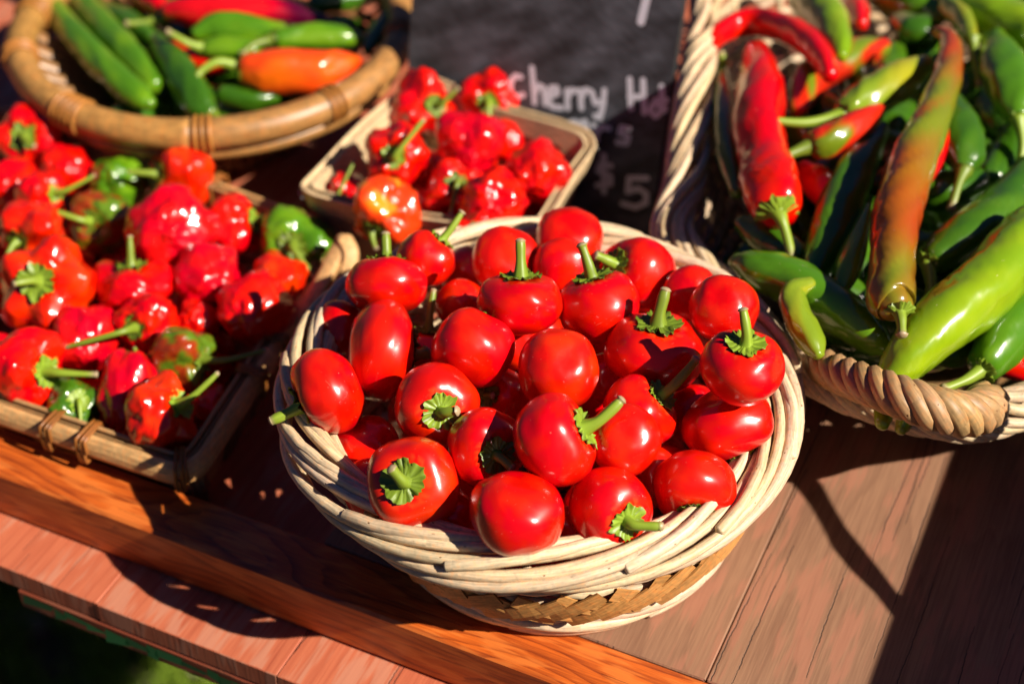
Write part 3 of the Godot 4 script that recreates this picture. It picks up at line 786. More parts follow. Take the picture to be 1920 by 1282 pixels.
func plank(size: Vector3, along: int, bevel: float, shift: Vector2, tint := Color.WHITE, uv_m := 0.25) -> ArrayMesh:
	# a bevelled board centred on its own origin; the grain runs along the given axis (0 = x, 1 = y, 2 = z)
	var st := SurfaceTool.new()
	st.begin(Mesh.PRIMITIVE_TRIANGLES)
	var h := size / 2.0
	var quads := []
	for ax in 3:
		var b := (ax + 1) % 3
		var c := (ax + 2) % 3
		for s in [-1.0, 1.0]:
			var q := []
			for w in [[-1, -1], [1, -1], [1, 1], [-1, 1]]:
				var p := Vector3.ZERO
				p[ax] = s * h[ax]
				p[b] = w[0] * (h[b] - bevel)
				p[c] = w[1] * (h[c] - bevel)
				q.append(p)
			quads.append([q, ax, s])
	for ax in 3:
		var b := (ax + 1) % 3
		var c := (ax + 2) % 3
		for sb in [-1.0, 1.0]:
			for sc in [-1.0, 1.0]:
				var q := []
				for w in [[-1, 0], [1, 0], [1, 1], [-1, 1]]:
					var p := Vector3.ZERO
					p[ax] = w[0] * (h[ax] - bevel)
					p[b] = sb * (h[b] - (bevel if w[1] == 0 else 0.0))
					p[c] = sc * (h[c] - (0.0 if w[1] == 0 else bevel))
					q.append(p)
				quads.append([q, b if size[b] > size[c] else c, sb])
	for e in quads:
		var q: Array = e[0]
		var n: Vector3 = (q[1] - q[0]).cross(q[2] - q[0]).normalized()
		var mid: Vector3 = (q[0] + q[2]) / 2.0
		if n.dot(mid) < 0:
			n = -n
		var face: int = n.abs().max_axis_index()
		var across := 0
		for k in 3:
			if k != along and k != face:
				across = k
		var v_axis := along
		if face == along:
			across = (along + 1) % 3
			v_axis = (along + 2) % 3
		var at := shift + Vector2(0.37 * face, 0.19 * face)
		for k in [[0, 1, 2], [0, 2, 3]]:
			put(st, n, k.map(func(v): return [q[v], tint, Vector2(q[v][across] / uv_m * 2.0, q[v][v_axis] / uv_m * 0.5) + at]))
	return st.commit()


func ribbon(path: Array, out: Array, y0: float, y1: float, thick: float, colour: Color, flare := 0.0, shift := 0.0, round_top := false) -> ArrayMesh:
	# an upright strip that follows path (x, z) with outward directions; closed when path's ends meet
	var n := path.size()
	var sect := [Vector2(0, y0), Vector2(thick, y0), Vector2(thick, (y0 + y1) * 0.5), Vector2(thick, y1 - thick * 0.3), Vector2(thick * 0.6, y1), Vector2(thick * 0.3, y1), Vector2(0, y1 - thick * 0.3), Vector2(0, (y0 + y1) * 0.5)]
	if round_top:
		var hh := y1 - y0
		sect = [Vector2(0, y0), Vector2(thick * 0.8, y0 + hh * 0.06), Vector2(thick, y0 + hh * 0.3), Vector2(thick * 0.93, y0 + hh * 0.55), Vector2(thick * 0.72, y0 + hh * 0.78), Vector2(thick * 0.42, y0 + hh * 0.95), Vector2(thick * 0.2, y1), Vector2(0, y1 - hh * 0.05)]
	var st := SurfaceTool.new()
	st.begin(Mesh.PRIMITIVE_TRIANGLES)
	var L := 0.0
	for i in n - 1:
		var a: Vector3 = path[i]
		var b: Vector3 = path[i + 1]
		var step := a.distance_to(b)
		for k in sect.size():
			var s: Vector2 = sect[k]
			var s2: Vector2 = sect[(k + 1) % sect.size()]
			var quad := []
			for e in [[a, out[i], s, L], [b, out[i + 1], s, L + step], [b, out[i + 1], s2, L + step], [a, out[i], s2, L]]:
				var p: Vector3 = e[0] + e[1] * (e[2].x + flare * (e[2].y - y1)) + Vector3(0, e[2].y, 0)
				quad.append([p, Vector2(e[3] / 0.09 + shift, e[2].y / 0.05 + k * 0.13 + shift)])
			var nn: Vector3 = (quad[1][0] - quad[0][0]).cross(quad[3][0] - quad[0][0]).normalized()
			var centre: Vector3 = a + out[i] * (thick * 0.5 + flare * ((y0 + y1) * 0.5 - y1)) + Vector3(0, (y0 + y1) * 0.5, 0)
			var toward: Vector3 = (quad[0][0] + quad[3][0]) * 0.5 - centre
			if nn.dot(toward) < 0.0:
				nn = -nn
			for j in [[0, 1, 2], [0, 2, 3]]:
				put(st, nn, j.map(func(v): return [quad[v][0], colour, quad[v][1]]))
		L += step
	return st.commit()


func rounded_path(corners: Array, radius: float, per := 8) -> Array:
	# closed path (first point repeated) round the corners, with outward directions
	var pts := []
	var n := corners.size()
	var mid := Vector3.ZERO
	for p in corners:
		mid += p / n
	for i in n:
		var p: Vector3 = corners[i]
		var a: Vector3 = (corners[(i + n - 1) % n] - p).normalized()
		var b: Vector3 = (corners[(i + 1) % n] - p).normalized()
		for k in per + 1:
			var t := float(k) / per
			var A := p + a * radius
			var B := p + b * radius
			pts.append(A.lerp(p, t).lerp(p.lerp(B, t), t))
		var nxt: Vector3 = corners[(i + 1) % n]
		var far := nxt - b * radius
		var from := p + b * radius
		for k in range(1, 12):
			pts.append(from.lerp(far, k / 12.0))
	pts.append(pts[0])
	var outs := []
	for i in pts.size():
		var m := pts.size() - 1
		var t: Vector3 = (pts[(i + 1) % m] - pts[(i - 1 + m) % m]).normalized()
		var o := Vector3(t.z, 0, -t.x)
		if o.dot(pts[i] - mid) < 0:
			o = -o
		outs.append(o)
	return [pts, outs]


# ------------------------------------------------------------------ setting
func make_ground() -> void:
	var g := PlaneMesh.new()
	g.size = Vector2(40, 40)
	g.subdivide_width = 4
	g.subdivide_depth = 4
	var o := part("ground", g, M.soil, self, Vector3(0, GROUND, 0))
	o.set_meta("kind", "structure")
	# grass and pebbles below the table's front
	var st := SurfaceTool.new()
	st.begin(Mesh.PRIMITIVE_TRIANGLES)
	for i in 9000:
		var p := Vector3(rng.randf_range(-1.15, -0.5), GROUND, rng.randf_range(-0.9, -0.2))
		if noise.get_noise_2d(p.x * 5.0, p.z * 5.0) < -0.2:
			continue
		var hgt := rng.randf_range(0.025, 0.075)
		var lean := Vector3(rng.randf_range(-0.03, 0.03), hgt, rng.randf_range(-0.03, 0.03))
		var wide := Vector3(rng.randf_range(-1, 1), 0, rng.randf_range(-1, 1)).normalized() * 0.0022
		var c := Color(0.12, 0.24, 0.012).lerp(Color(0.30, 0.40, 0.03), rng.randf())
		var bn := Vector3(wide.z, 0.001, -wide.x).normalized()
		for t in [[p - wide, p + wide, p + lean * 0.6 + wide * 0.7], [p - wide, p + lean * 0.6 + wide * 0.7, p + lean * 0.6 - wide * 0.7], [p + lean * 0.6 - wide * 0.7, p + lean * 0.6 + wide * 0.7, p + lean + Vector3(lean.x, 0, lean.z) * 0.4]]:
			put(st, bn, t.map(func(v): return [v, c, Vector2.ZERO]))
	o = part("grass", st.commit(), M.grass_blade, self)
	o.set_meta("kind", "stuff")
	o.set_meta("label", "blurred green grass on the ground below the table")
	o.set_meta("category", "grass")
	st = SurfaceTool.new()
	var ball := SphereMesh.new()
	ball.radial_segments = 8
	ball.rings = 4
	var cols := PackedColorArray()
	for i in 260:
		var r := rng.randf_range(0.006, 0.022)
		var p := Vector3(rng.randf_range(-1.25, -0.5), GROUND + r * 0.2, rng.randf_range(-0.95, -0.2))
		st.append_from(ball, 0, Transform3D(Basis.from_euler(Vector3(rng.randf(), rng.randf() * TAU, 0)).scaled(Vector3(r * 2.4, r * 1.2, r * 2)), p))
		cols.append(Color(0.36, 0.29, 0.2) * rng.randf_range(0.5, 1.2))
	var arr := st.commit().surface_get_arrays(0)
	var per: int = arr[Mesh.ARRAY_VERTEX].size() / cols.size()
	var vc := PackedColorArray()
	for cc in cols:
		for k in per:
			vc.append(Color(cc.r, cc.g, cc.b))
	arr[Mesh.ARRAY_COLOR] = vc
	var pm := ArrayMesh.new()
	pm.add_surface_from_arrays(Mesh.PRIMITIVE_TRIANGLES, arr)
	o = part("pebbles", pm, M.pebble, self)
	o.set_meta("kind", "stuff")
	o.set_meta("label", "blurred tan pebbles and clods on the shaded ground")
	o.set_meta("category", "pebbles")


const GROUND := -1.15
const TABLE_RIGHT := 0.53
const TABLE_LEFT := -1.0
const LOWER := -0.034


func make_table() -> void:
	var t := thing("market_table", Vector3(0, GROUND, 0), "weathered reddish brown plank table carrying all the pepper baskets", "table")
	var lift := -GROUND
	var edges := [-0.10, 0.02, 0.111, 0.30, 0.42, TABLE_RIGHT]
	for i in edges.size() - 1:
		var w: float = edges[i + 1] - edges[i] - 0.0004
		var tint := Color(0.93, 0.90, 0.88) * rng.randf_range(0.97, 1.03)
		tint.a = 1.0
		var depth := 0.20 if i == 0 else 0.80
		part("deck_plank", plank(Vector3(w, 0.0325, depth), 2, 0.0007, Vector2(rng.randf(), rng.randf()), tint), M.deck_wood, t, Vector3((edges[i] + edges[i + 1]) / 2, lift - 0.0168 - rng.randf() * 0.0004, 0.0525 - depth / 2))
	part("front_beam", plank(Vector3(TABLE_RIGHT - TABLE_LEFT, 0.0335, 0.0315), 0, 0.0016, Vector2(0.1, 0.3), Color.WHITE, 0.16), M.beam_wood, t, Vector3((TABLE_LEFT + TABLE_RIGHT) / 2, lift - 0.01675, 0.0688))
	var e2 := [TABLE_LEFT, -0.925, -0.80, -0.68, -0.56, -0.44, -0.322, -0.205, -0.094, 0.025, 0.145, 0.26, 0.38, 0.46, TABLE_RIGHT]
	for i in e2.size() - 1:
		var w: float = e2[i + 1] - e2[i] - 0.0003
		var z1 := 0.115 + rng.randf_range(-0.0012, 0.0012)
		var tint := Color(0.93, 0.95, 0.97) * rng.randf_range(0.98, 1.02)
		tint.a = 1.0
		var b := part("under_board", plank(Vector3(w, 0.014, z1 + 0.79), 2, 0.0005, Vector2(rng.randf(), rng.randf()), tint), M.board_wood, t, Vector3((e2[i] + e2[i + 1]) / 2, lift - 0.0412, (z1 - 0.79) / 2))
	# a batten under the boards' ends, with worn green paint left on it
	part("batten", plank(Vector3(TABLE_RIGHT + 0.26, 0.014, 0.05), 0, 0.0012, Vector2(0.3, 0.6), Color(0.42, 0.34, 0.28), 0.3), M.board_wood, t, Vector3((TABLE_RIGHT - 0.26) / 2, lift - 0.0558, 0.0918))
	part("rail", plank(Vector3(TABLE_RIGHT - TABLE_LEFT - 0.02, 0.06, 0.02), 0, 0.0015, Vector2(0.3, 0.6), Color(0.5, 0.42, 0.4), 0.3), M.board_wood, t, Vector3((TABLE_LEFT + TABLE_RIGHT) / 2, lift - 0.0785, 0.045))
	part("paint_layer", flake_strip(-0.255, TABLE_RIGHT - 0.02), M.green_paint, t, Vector3(0, lift, 0)).set_meta("kind", "stuff")
	for x in [TABLE_LEFT + 0.06, TABLE_RIGHT - 0.06]:
		for z in [0.05, -0.72]:
			part("leg", plank(Vector3(0.06, lift - 0.0555, 0.06), 1, 0.002, Vector2(rng.randf(), rng.randf()), Color(0.6, 0.5, 0.45)), M.board_wood, t, Vector3(x, (lift - 0.0555) / 2, z))


func flake_strip(x0: float, x1: float) -> ArrayMesh:
	# ragged flakes of paint on the apron's front face, a little proud of it
	var st := SurfaceTool.new()
	st.begin(Mesh.PRIMITIVE_TRIANGLES)
	var x := x0
	while x < x1:
		var w := rng.randf_range(0.006, 0.02)
		var n := noise.get_noise_1d(x * 6.0)
		if n > -0.5:
			var y1 := -0.0492
			var top := y1 - rng.randf_range(0.0, 0.004)
			var low := y1 - rng.randf_range(0.006, 0.0125) * minf(1.0, 0.7 + n)
			var z := 0.1174
			var c := Color(0.012, 0.13, 0.035) * rng.randf_range(0.6, 1.4)
			c.a = 1.0
			var a := Vector3(x, top, z)
			var b := Vector3(x + w, top - rng.randf() * 0.003, z)
			var d := Vector3(x + w * rng.randf_range(0.8, 1.2), low, z)
			var e := Vector3(x - w * 0.1, low + rng.randf_range(-0.004, 0.004), z)
			for t in [[a, b, d], [a, d, e]]:
				put(st, Vector3(0, 0, 1), t.map(func(v): return [v, c, Vector2.ZERO]))
		x += w
	return st.commit()


# ------------------------------------------------------------------ chalkboard sign
func make_sign() -> void:
	var w := 0.186
	var hgt := 0.38
	var tilt := deg_to_rad(12.0)
	var o := thing("chalkboard_sign", Vector3(-0.142, LOWER, -0.288), "black chalkboard price sign with white handwriting behind the splint basket", "sign")
	var bm := QuadMesh.new()
	bm.size = Vector2(w, hgt)
	var board := plank(Vector3(w, hgt, 0.008), 1, 0.001, Vector2.ZERO, Color(0.012, 0.012, 0.013))
	var b := part("board", board, M.dark_slate, o)
	b.transform = Transform3D(Basis(Vector3.RIGHT, -tilt), Vector3(0, hgt / 2 * cos(tilt) + 0.0005, -hgt / 2 * sin(tilt) - 0.004))
	var face := standard("chalk_face", 0.7, false)
	face.albedo_texture = as_texture(chalk_image(w, hgt))
	var f := part("writing", bm, face, b, Vector3(0, 0, 0.0044))
	f.set_meta("label", "chalk lettering of the words Cherry Hot Peppers and the price 5 dollars")
	var leg := part("rear_leg", plank(Vector3(0.03, 0.30, 0.008), 1, 0.001, Vector2.ZERO, Color(0.05, 0.035, 0.025)), M.dark_slate, o)
	leg.transform = Transform3D(Basis(Vector3.RIGHT, deg_to_rad(8)), Vector3(0, 0.1490, -0.068))


func chalk_image(w: float, hgt: float) -> Image:
	var W := 760
	var H := int(W * hgt / w)
	var k := W / w
	var ink := PackedFloat32Array()
	ink.resize(W * H)
	for s in CHALK_STROKES:
		var rad: float = s[0] * 0.001 * k
		var pts: Array = s[1]
		for i in pts.size() - 1:
			var a := Vector2((pts[i][0] * 0.001 + w / 2) * k, H - pts[i][1] * 0.001 * k)
			var b := Vector2((pts[i + 1][0] * 0.001 + w / 2) * k, H - pts[i + 1][1] * 0.001 * k)
			var n := maxi(1, int(a.distance_to(b)))
			for j in n + 1:
				var c := a.lerp(b, float(j) / n)
				for y in range(int(c.y - rad - 1), int(c.y + rad + 2)):
					for x in range(int(c.x - rad - 1), int(c.x + rad + 2)):
						if x >= 0 and y >= 0 and x < W and y < H:
							var d := Vector2(x, y).distance_to(c)
							ink[y * W + x] = maxf(ink[y * W + x], clampf(rad + 0.8 - d, 0.0, 1.0) * s[2])
	var im := Image.create(W, H, false, Image.FORMAT_RGB8)
	for y in H:
		for x in W:
			var grain := noise.get_noise_2d(x * 0.35, y * 0.35)
			var smear := noise.get_noise_2d(x * 0.006 + 3.0, y * 0.011 + x * 0.004)
			var wipe := noise.get_noise_2d(x * 0.015 + y * 0.01, y * 0.05 - x * 0.03)
			var dust := clampf(0.27 + 0.14 * smear + 0.05 * wipe + 0.02 * grain, 0.08, 0.5)
			var c := Color(dust * 0.96, dust, dust * 1.08)
			var a := ink[y * W + x] * clampf(0.82 + 0.5 * grain, 0.3, 1.0)
			c = c.lerp(Color(0.95, 0.95, 0.99), minf(1.0, a * 1.25))
			im.set_pixel(x, y, c)
	return im


# ------------------------------------------------------------------ wicker
const STRAW := Color(0.84, 0.68, 0.48)
const TAN_CHIP := Color(0.60, 0.31, 0.10)
const BC := Vector3(-0.0104, 0.0, -0.0226)


func ring_point(th: float, r: float, y: float) -> Vector3:
	return Vector3(r * cos(th), y, -r * sin(th))


func lean(q: Vector3) -> Vector3:
	# the foot stands a little to the right of the rim
	return q + Vector3(0.011, 0.0, -0.004) * clampf(1.0 - q.y / 0.078, 0.0, 1.0)


func make_cherry_basket() -> void:
	var o := thing("wicker_basket", BC, "round pale wicker basket heaped with cherry peppers in the foreground", "basket")
	part("base", disc(0.084, 0.004, 0.010, Color(0.30, 0.18, 0.08)), M.willow, o, lean(Vector3.ZERO))
	# upright stakes inside the wall
	for i in 26:
		var th := TAU * i / 26.0
		var line := []
		for k in 7:
			var f := k / 6.0
			var q := lean(ring_point(th, wall_r(0.008 + 0.068 * f) - 0.001, 0.008 + 0.068 * f))
			line.append(Vector4(q.x, q.y, q.z, 0.0022))
		part("stake", rod(line, STRAW * 0.8, 6), M.willow, o)
	# woven rows
	for row in 10:
		var y := 0.012 + row * 0.0062
		var line := []
		for k in 131:
			var th := TAU * k / 130.0
			var q := lean(ring_point(th, wall_r(y) + 0.0024 * cos(13.0 * th + PI * row), y + 0.0006 * sin(5.0 * th + row)))
			line.append(Vector4(q.x, q.y, q.z, 0.0027))
		part("weaver", rod(line, STRAW * 0.9, 6), M.willow, o)
	# flat split chips in zigzag round the waist
	for i in 44:
		for dirn in [1.0, -1.0]:
			var th0 := TAU * i / 44.0 + (0.05 if dirn > 0 else 0.0) + rng.randf_range(-0.015, 0.015)
			var ylow := 0.0235 + (i % 3) * 0.0022
			part("chip", chip(th0, th0 + dirn * rng.randf_range(0.26, 0.32), ylow, ylow + rng.randf_range(0.019, 0.024), 0.0052 if dirn > 0 else 0.0036), M.willow, o)
	# foot border
	for i in 9:
		for lay in 2:
			var th0 := TAU * (i + 0.5 * lay) / 9.0 + rng.randf_range(-0.05, 0.05)
			var line := []
			for k in 19:
				var f := k / 18.0
				var th := th0 + f * 1.25
				var q := lean(ring_point(th, 0.0890 + 0.0035 * sin(PI * f) + 0.0028 * lay, 0.0040 + 0.0085 * (f if lay == 0 else 1.0 - f) + 0.004 * lay))
				line.append(Vector4(q.x, q.y, q.z, 0.0046 * (1.0 - 0.4 * f)))
			part("foot_rod", rod(line, STRAW * 1.05, 8), M.willow, o)
	# rolled border: every rod climbs from the outside over the top to the inside
	for i in 21:
		var th0 := TAU * i / 21.0 + rng.randf_range(-0.06, 0.06)
		var span := rng.randf_range(2.1, 2.6)
		var rr := rng.randf_range(0.0025, 0.0031)
		var line := []
		var wob := rng.randf() * 9.0
		var ride := rng.randf_range(-0.16, 0.22)
		for k in 29:
			var f := k / 28.0
			var al := deg_to_rad(lerpf(-62.0, 212.0, f))
			var sw := 1.0 + ride + 0.08 * sin(f * 6.0 + wob)
			var q := ring_point(th0 + span * f, 0.1195 + 0.0110 * sw * cos(al), 0.0815 + 0.0088 * sw * sin(al))
			line.append(Vector4(q.x, q.y, q.z, rr * (1.0 - 0.25 * absf(f - 0.4))))
		part("border_rod", rod(line, STRAW, 8), M.willow, o)
	for i in 13:
		var th0 := TAU * (i + rng.randf_range(-0.25, 0.25)) / 13.0
		var rr := rng.randf_range(0.0029, 0.0035)
		var line := []
		for k in 19:
			var f := k / 18.0
			var al := deg_to_rad(lerpf(rng.randf_range(30.0, 34.0), 175.0, pow(f, 0.85)))
			var lift := 1.0 + 0.27 * sin(PI * minf(1.0, f * 1.25 + 0.12))
			var q := ring_point(th0 + 1.15 * f, 0.1195 + 0.0110 * lift * cos(al), 0.0815 + 0.0088 * lift * sin(al))
			line.append(Vector4(q.x, q.y, q.z, rr * (1.0 - 0.3 * f)))
		part("border_rod", rod(line, STRAW * 1.06, 9), M.willow, o)


func wall_r(y: float) -> float:
	return lerpf(0.0850, 0.1160, pow(clampf(y / 0.075, 0.0, 1.0), 0.85))


func disc(r: float, y0: float, y1: float, c: Color) -> ArrayMesh:
	var P := PackedVector3Array()
	var C := PackedColorArray()
	for e in [[0.0, y0], [r * 0.98, y0], [r, (y0 + y1) / 2], [r * 0.98, y1], [0.0, y1]]:
		for k in 48:
			P.append(ring_point(-TAU * k / 48.0, e[0], e[1]))
			C.append(c)
	return grid_mesh(P, C, 5, 48, 6.0, 2.0)


func chip(th0: float, th1: float, ya: float, yb: float, proud: float) -> ArrayMesh:
	# a flat strip lying on the basket's wall
	var line := []
	var c := TAN_CHIP * rng.randf_range(0.75, 1.3)
	c.a = 1.0
	for k in 7:
		var f := k / 6.0
		var y := lerpf(ya, yb, f)
		line.append([lean(ring_point(lerpf(th0, th1, f), wall_r(y) + proud + 0.0012 * sin(PI * f), y)), f])
	var st := SurfaceTool.new()
	st.begin(Mesh.PRIMITIVE_TRIANGLES)
	var rows := []
	for k in 7:
		var p: Vector3 = line[k][0]
		var d: Vector3 = (line[mini(k + 1, 6)][0] - line[maxi(k - 1, 0)][0]).normalized()
		var o := Vector3(p.x, 0.0, p.z).normalized()
		var s := d.cross(o).normalized()
		var hw := 0.0039
		rows.append([p + s * hw, p + s * hw + o * 0.0011, p - s * hw + o * 0.0011, p - s * hw])
	for k in 6:
		for e in 4:
			var a: Vector3 = rows[k][e]
			var b: Vector3 = rows[k][(e + 1) % 4]
			var d: Vector3 = rows[k + 1][e]
			var g: Vector3 = rows[k + 1][(e + 1) % 4]
			var n := (b - a).cross(d - a).normalized()
			var mid: Vector3 = (rows[k][0] + rows[k][2]) * 0.5
			if n.dot(a + b - 2.0 * mid) < 0:
				n = -n
			for w in [[[a, 0, e], [b, 0, e + 1], [g, 1, e + 1]], [[a, 0, e], [g, 1, e + 1], [d, 1, e]]]:
				put(st, n, w.map(func(v): return [v[0], c, Vector2((k + v[1]) * 0.06 + th0, v[2] * 0.2 + ya * 40.0)]))
	return st.commit()


func loop_at(pts: Array, f: float) -> Vector3:
	var n := pts.size()
	var x := fposmod(f, 1.0) * n
	var i := int(x)
	var t := x - i
	var a: Vector3 = pts[(i + n - 1) % n]
	var b: Vector3 = pts[i % n]
	var c: Vector3 = pts[(i + 1) % n]
	var d: Vector3 = pts[(i + 2) % n]
	return 0.5 * ((2.0 * b) + (c - a) * t + (2.0 * a - 5.0 * b + 4.0 * c - d) * t * t + (3.0 * b - a - 3.0 * c + d) * t * t * t)


func make_tall_basket() -> void:
	var rim := []
	for p in TALL_RIM:
		rim.append(Vector3(p[0], p[1], p[2]) * 0.001)
	var mid := Vector3(0.115, 0, -0.285)
	var o := thing("wicker_basket", mid, "large oval wicker basket of long green and red chilies with a twisted rope handle", "basket")
	for i in rim.size():
		rim[i] = rim[i] - mid
	# woven wall from the foot up to the border
	var rows := 13
	for row in rows:
		var f := (row + 0.5) / rows
		var line := []
		var n := 150
		for k in n + 1:
			var q := loop_at(rim, float(k) / n)
			var inward := lerpf(0.60, 0.965, pow(f, 0.62))
			var wob := 0.0022 * cos(TAU * k / n * 17.0 + PI * row)
			var flat := Vector3(q.x, 0, q.z)
			var p := flat * inward + flat.normalized() * wob
			line.append(Vector4(p.x, lerpf(0.005, q.y - 0.008, f), p.z, 0.0033))
		part("weaver", rod(line, STRAW * 0.85, 6), M.willow, o)
	for k in 34:
		var q := loop_at(rim, k / 34.0)
		var flat := Vector3(q.x, 0, q.z)
		part("stake", rod([Vector4(flat.x * 0.60, 0.004, flat.z * 0.60, 0.0026), Vector4(flat.x * 0.83, q.y * 0.45, flat.z * 0.83, 0.0026), Vector4(flat.x * 0.965, q.y - 0.004, flat.z * 0.965, 0.0026)], STRAW * 0.8, 6), M.willow, o)
	var P := []
	for k in 40:
		var q := loop_at(rim, k / 40.0)
		P.append(Vector3(q.x * 0.6, 0, q.z * 0.6))
	P.append(P[0])
	part("base", fan(P, 0.007, Color(0.3, 0.18, 0.08)), M.willow, o)
	for i in 62:
		var f0 := i / 62.0 + rng.randf_range(-0.004, 0.004)
		var span := rng.randf_range(0.12, 0.16)
		var rr := rng.randf_range(0.0027, 0.0036)
		var line := []
		for k in 27:
			var f := k / 26.0
			var al := deg_to_rad(lerpf(-55.0, 205.0, f))
			var q := loop_at(rim, f0 + span * f)
			var o2 := Vector3(q.x, 0, q.z).normalized()
			var p := q + o2 * (0.0105 * cos(al)) + Vector3(0, 0.0085 * sin(al), 0)
			line.append(Vector4(p.x, p.y, p.z, rr * (1.0 - 0.2 * f)))
		part("border_rod", rod(line, STRAW, 7), M.willow, o)
	# twisted rope handle lying on the front rim
	var ax := []
	for p in ROPE_LINE:
		ax.append(Vector3(p[0], p[1], p[2]) * 0.001 - mid)
	ax = spline(ax, 22)
	var n := ax.size()
	for s in 5:
		var line := []
		for k in n:
			var t: Vector3 = (ax[mini(k + 1, n - 1)] - ax[maxi(k - 1, 0)]).normalized()
			var a := t.cross(UP).normalized()
			var b := a.cross(t)
			var f := float(k) / (n - 1)
			var an := TAU * (s / 5.0 - f * 3.1)
			var rad := 0.0056 * smoothstep(-0.08, 0.12, f) * (1.0 + 0.2 * f)
			var p: Vector3 = ax[k] + (a * cos(an) + b * sin(an)) * rad
			line.append(Vector4(p.x, p.y, p.z, 0.0047 * (0.85 + 0.3 * f)))
		part("rope_strand", rod(line, Color(0.50, 0.32, 0.16), 8), M.willow, o)


func fan(P: Array, y: float, c: Color) -> ArrayMesh:
	var st := SurfaceTool.new()
	st.begin(Mesh.PRIMITIVE_TRIANGLES)
	for i in P.size() - 1:
		put(st, UP, [Vector3.ZERO, P[i], P[i + 1]].map(func(v): return [v + Vector3(0, y, 0), c, Vector2(v.x, v.z) * 12.0]))
		var side := Vector3(P[i].x, 0, P[i].z).normalized()
		for t in [[[P[i], 0.0], [P[i + 1], 0.0], [P[i + 1], y]], [[P[i], 0.0], [P[i + 1], y], [P[i], y]]]:
			put(st, side, t.map(func(e): return [e[0] + Vector3(0, e[1], 0), c, Vector2(e[0].x * 12.0, e[1] * 20.0)]))
	return st.commit()


# ------------------------------------------------------------------ splint tray at the left
func make_tray() -> void:
	var at := Vector3(-0.335, LOWER, -0.06)
	var o := thing("splint_tray", at, "shallow rectangular bamboo splint tray of squat red peppers at the left", "tray")
	var corners := []
	for p in [[-0.179, 0.0545], [-0.205, -0.160], [-0.49, -0.187], [-0.49, 0.0585]]:
		corners.append(Vector3(p[0], 0, p[1]) - Vector3(at.x, 0, at.z))
	var pt := rounded_path(corners, 0.016)
	var path: Array = pt[0]
	var outs: Array = pt[1]
	var top := 0.058
	var bam := Color(0.56, 0.34, 0.15)
	part("outer_rim_band", ribbon(path, outs, top - 0.014, top, 0.0065, bam * 1.4, 0.0, 0.0, true), M.bamboo, o)
	part("inner_rim_band", ribbon(shifted(path, outs, -0.0062), outs, top - 0.014, top + 0.0008, 0.0024, bam * 1.0), M.bamboo, o)
	part("rim_filler", ribbon(shifted(path, outs, -0.0026), outs, top - 0.010, top - 0.0012, 0.0012, bam * 0.8), M.bamboo, o)
	# upright splints of the wall
	var n := path.size() - 1
	var total := 64
	for i in total:
		var f := float(i) / total * n
		var k := int(f)
		var p: Vector3 = path[k].lerp(path[k + 1], f - k)
		var q: Vector3 = outs[k]
		var tang := Vector3(q.z, 0, -q.x)
		var sp := []
		for e in [-0.0082, 0.0, 0.0082]:
			sp.append(p + tang * e - q * 0.0024)
		part("wall_splint", ribbon(sp, [q, q, q], 0.002, top - 0.012, 0.0012 + 0.0007 * (i % 2), bam * rng.randf_range(0.55, 0.95), 0.28, rng.randf()), M.splint, o)
	for y in [0.014, 0.027]:
		part("wall_hoop", ribbon(shifted(path, outs, -0.0045 - (top - y) * 0.26), outs, y, y + 0.009, 0.0014, bam * 0.7), M.bamboo, o)
	var P := []
	for i in path.size():
		P.append(path[i] - outs[i] * 0.017)
	part("floor_sheet", fan(P, 0.004, Color(0.22, 0.12, 0.05)), M.splint, o)
	# folded corner strips standing up at the back right
	for w in [[[-190, 16, -70], [-187, 30, -98], [-186, 40, -115], [-184, 48, -126]], [[-184, 48, -126], [-177, 43, -121], [-176, 34, -114], [-180, 22, -106]]]:
		var line := []
		for p in w:
			line.append(to4(Vector3(p[0], p[1], p[2]) * 0.001 - at, 0.0052))
		part("corner_strip", tube(spline(line, 5), 8, func(_t, _a): return bam * 1.35, 0.0, 5, 0.3), M.splint, o)
	# lashings wound round the rim
	var spots := [[-0.186, 0.052], [-0.235, 0.055], [-0.272, 0.056], [-0.32, 0.056], [-0.37, 0.057], [-0.187, -0.015], [-0.193, -0.06], [-0.199, -0.11], [-0.25, -0.165], [-0.30, -0.170], [-0.355, -0.175], [-0.41, -0.18]]
	for s in spots:
		var best := 0
		var want := Vector3(s[0], 0, s[1]) - Vector3(at.x, 0, at.z)
		for i in n:
			if path[i].distance_to(want) < path[best].distance_to(want):
				best = i
		var q: Vector3 = outs[best]
		var tang := Vector3(q.z, 0, -q.x)
		for w in 3:
			var c: Vector3 = path[best] + tang * (0.0026 * (w - 1)) + Vector3(0, top - 0.0068, 0) + q * 0.0005
			var line := []
			for k in 17:
				var an := TAU * k / 16.0
				var x := clampf(1.35 * cos(an), -1, 1) * 0.0082
				var y := clampf(1.35 * sin(an), -1, 1) * 0.0086
				var v := c + q * x + Vector3(0, y, 0) + tang * (0.0012 * sin(an * 0.5 + w))
				line.append(Vector4(v.x, v.y, v.z, 0.0011))
			part("lashing", rod(line, Color(0.34, 0.13, 0.03), 6), M.bamboo, o)


func shifted(path: Array, outs: Array, d: float) -> Array:
	var r := []
	for i in path.size():
		r.append(path[i] + outs[i] * d)
	return r


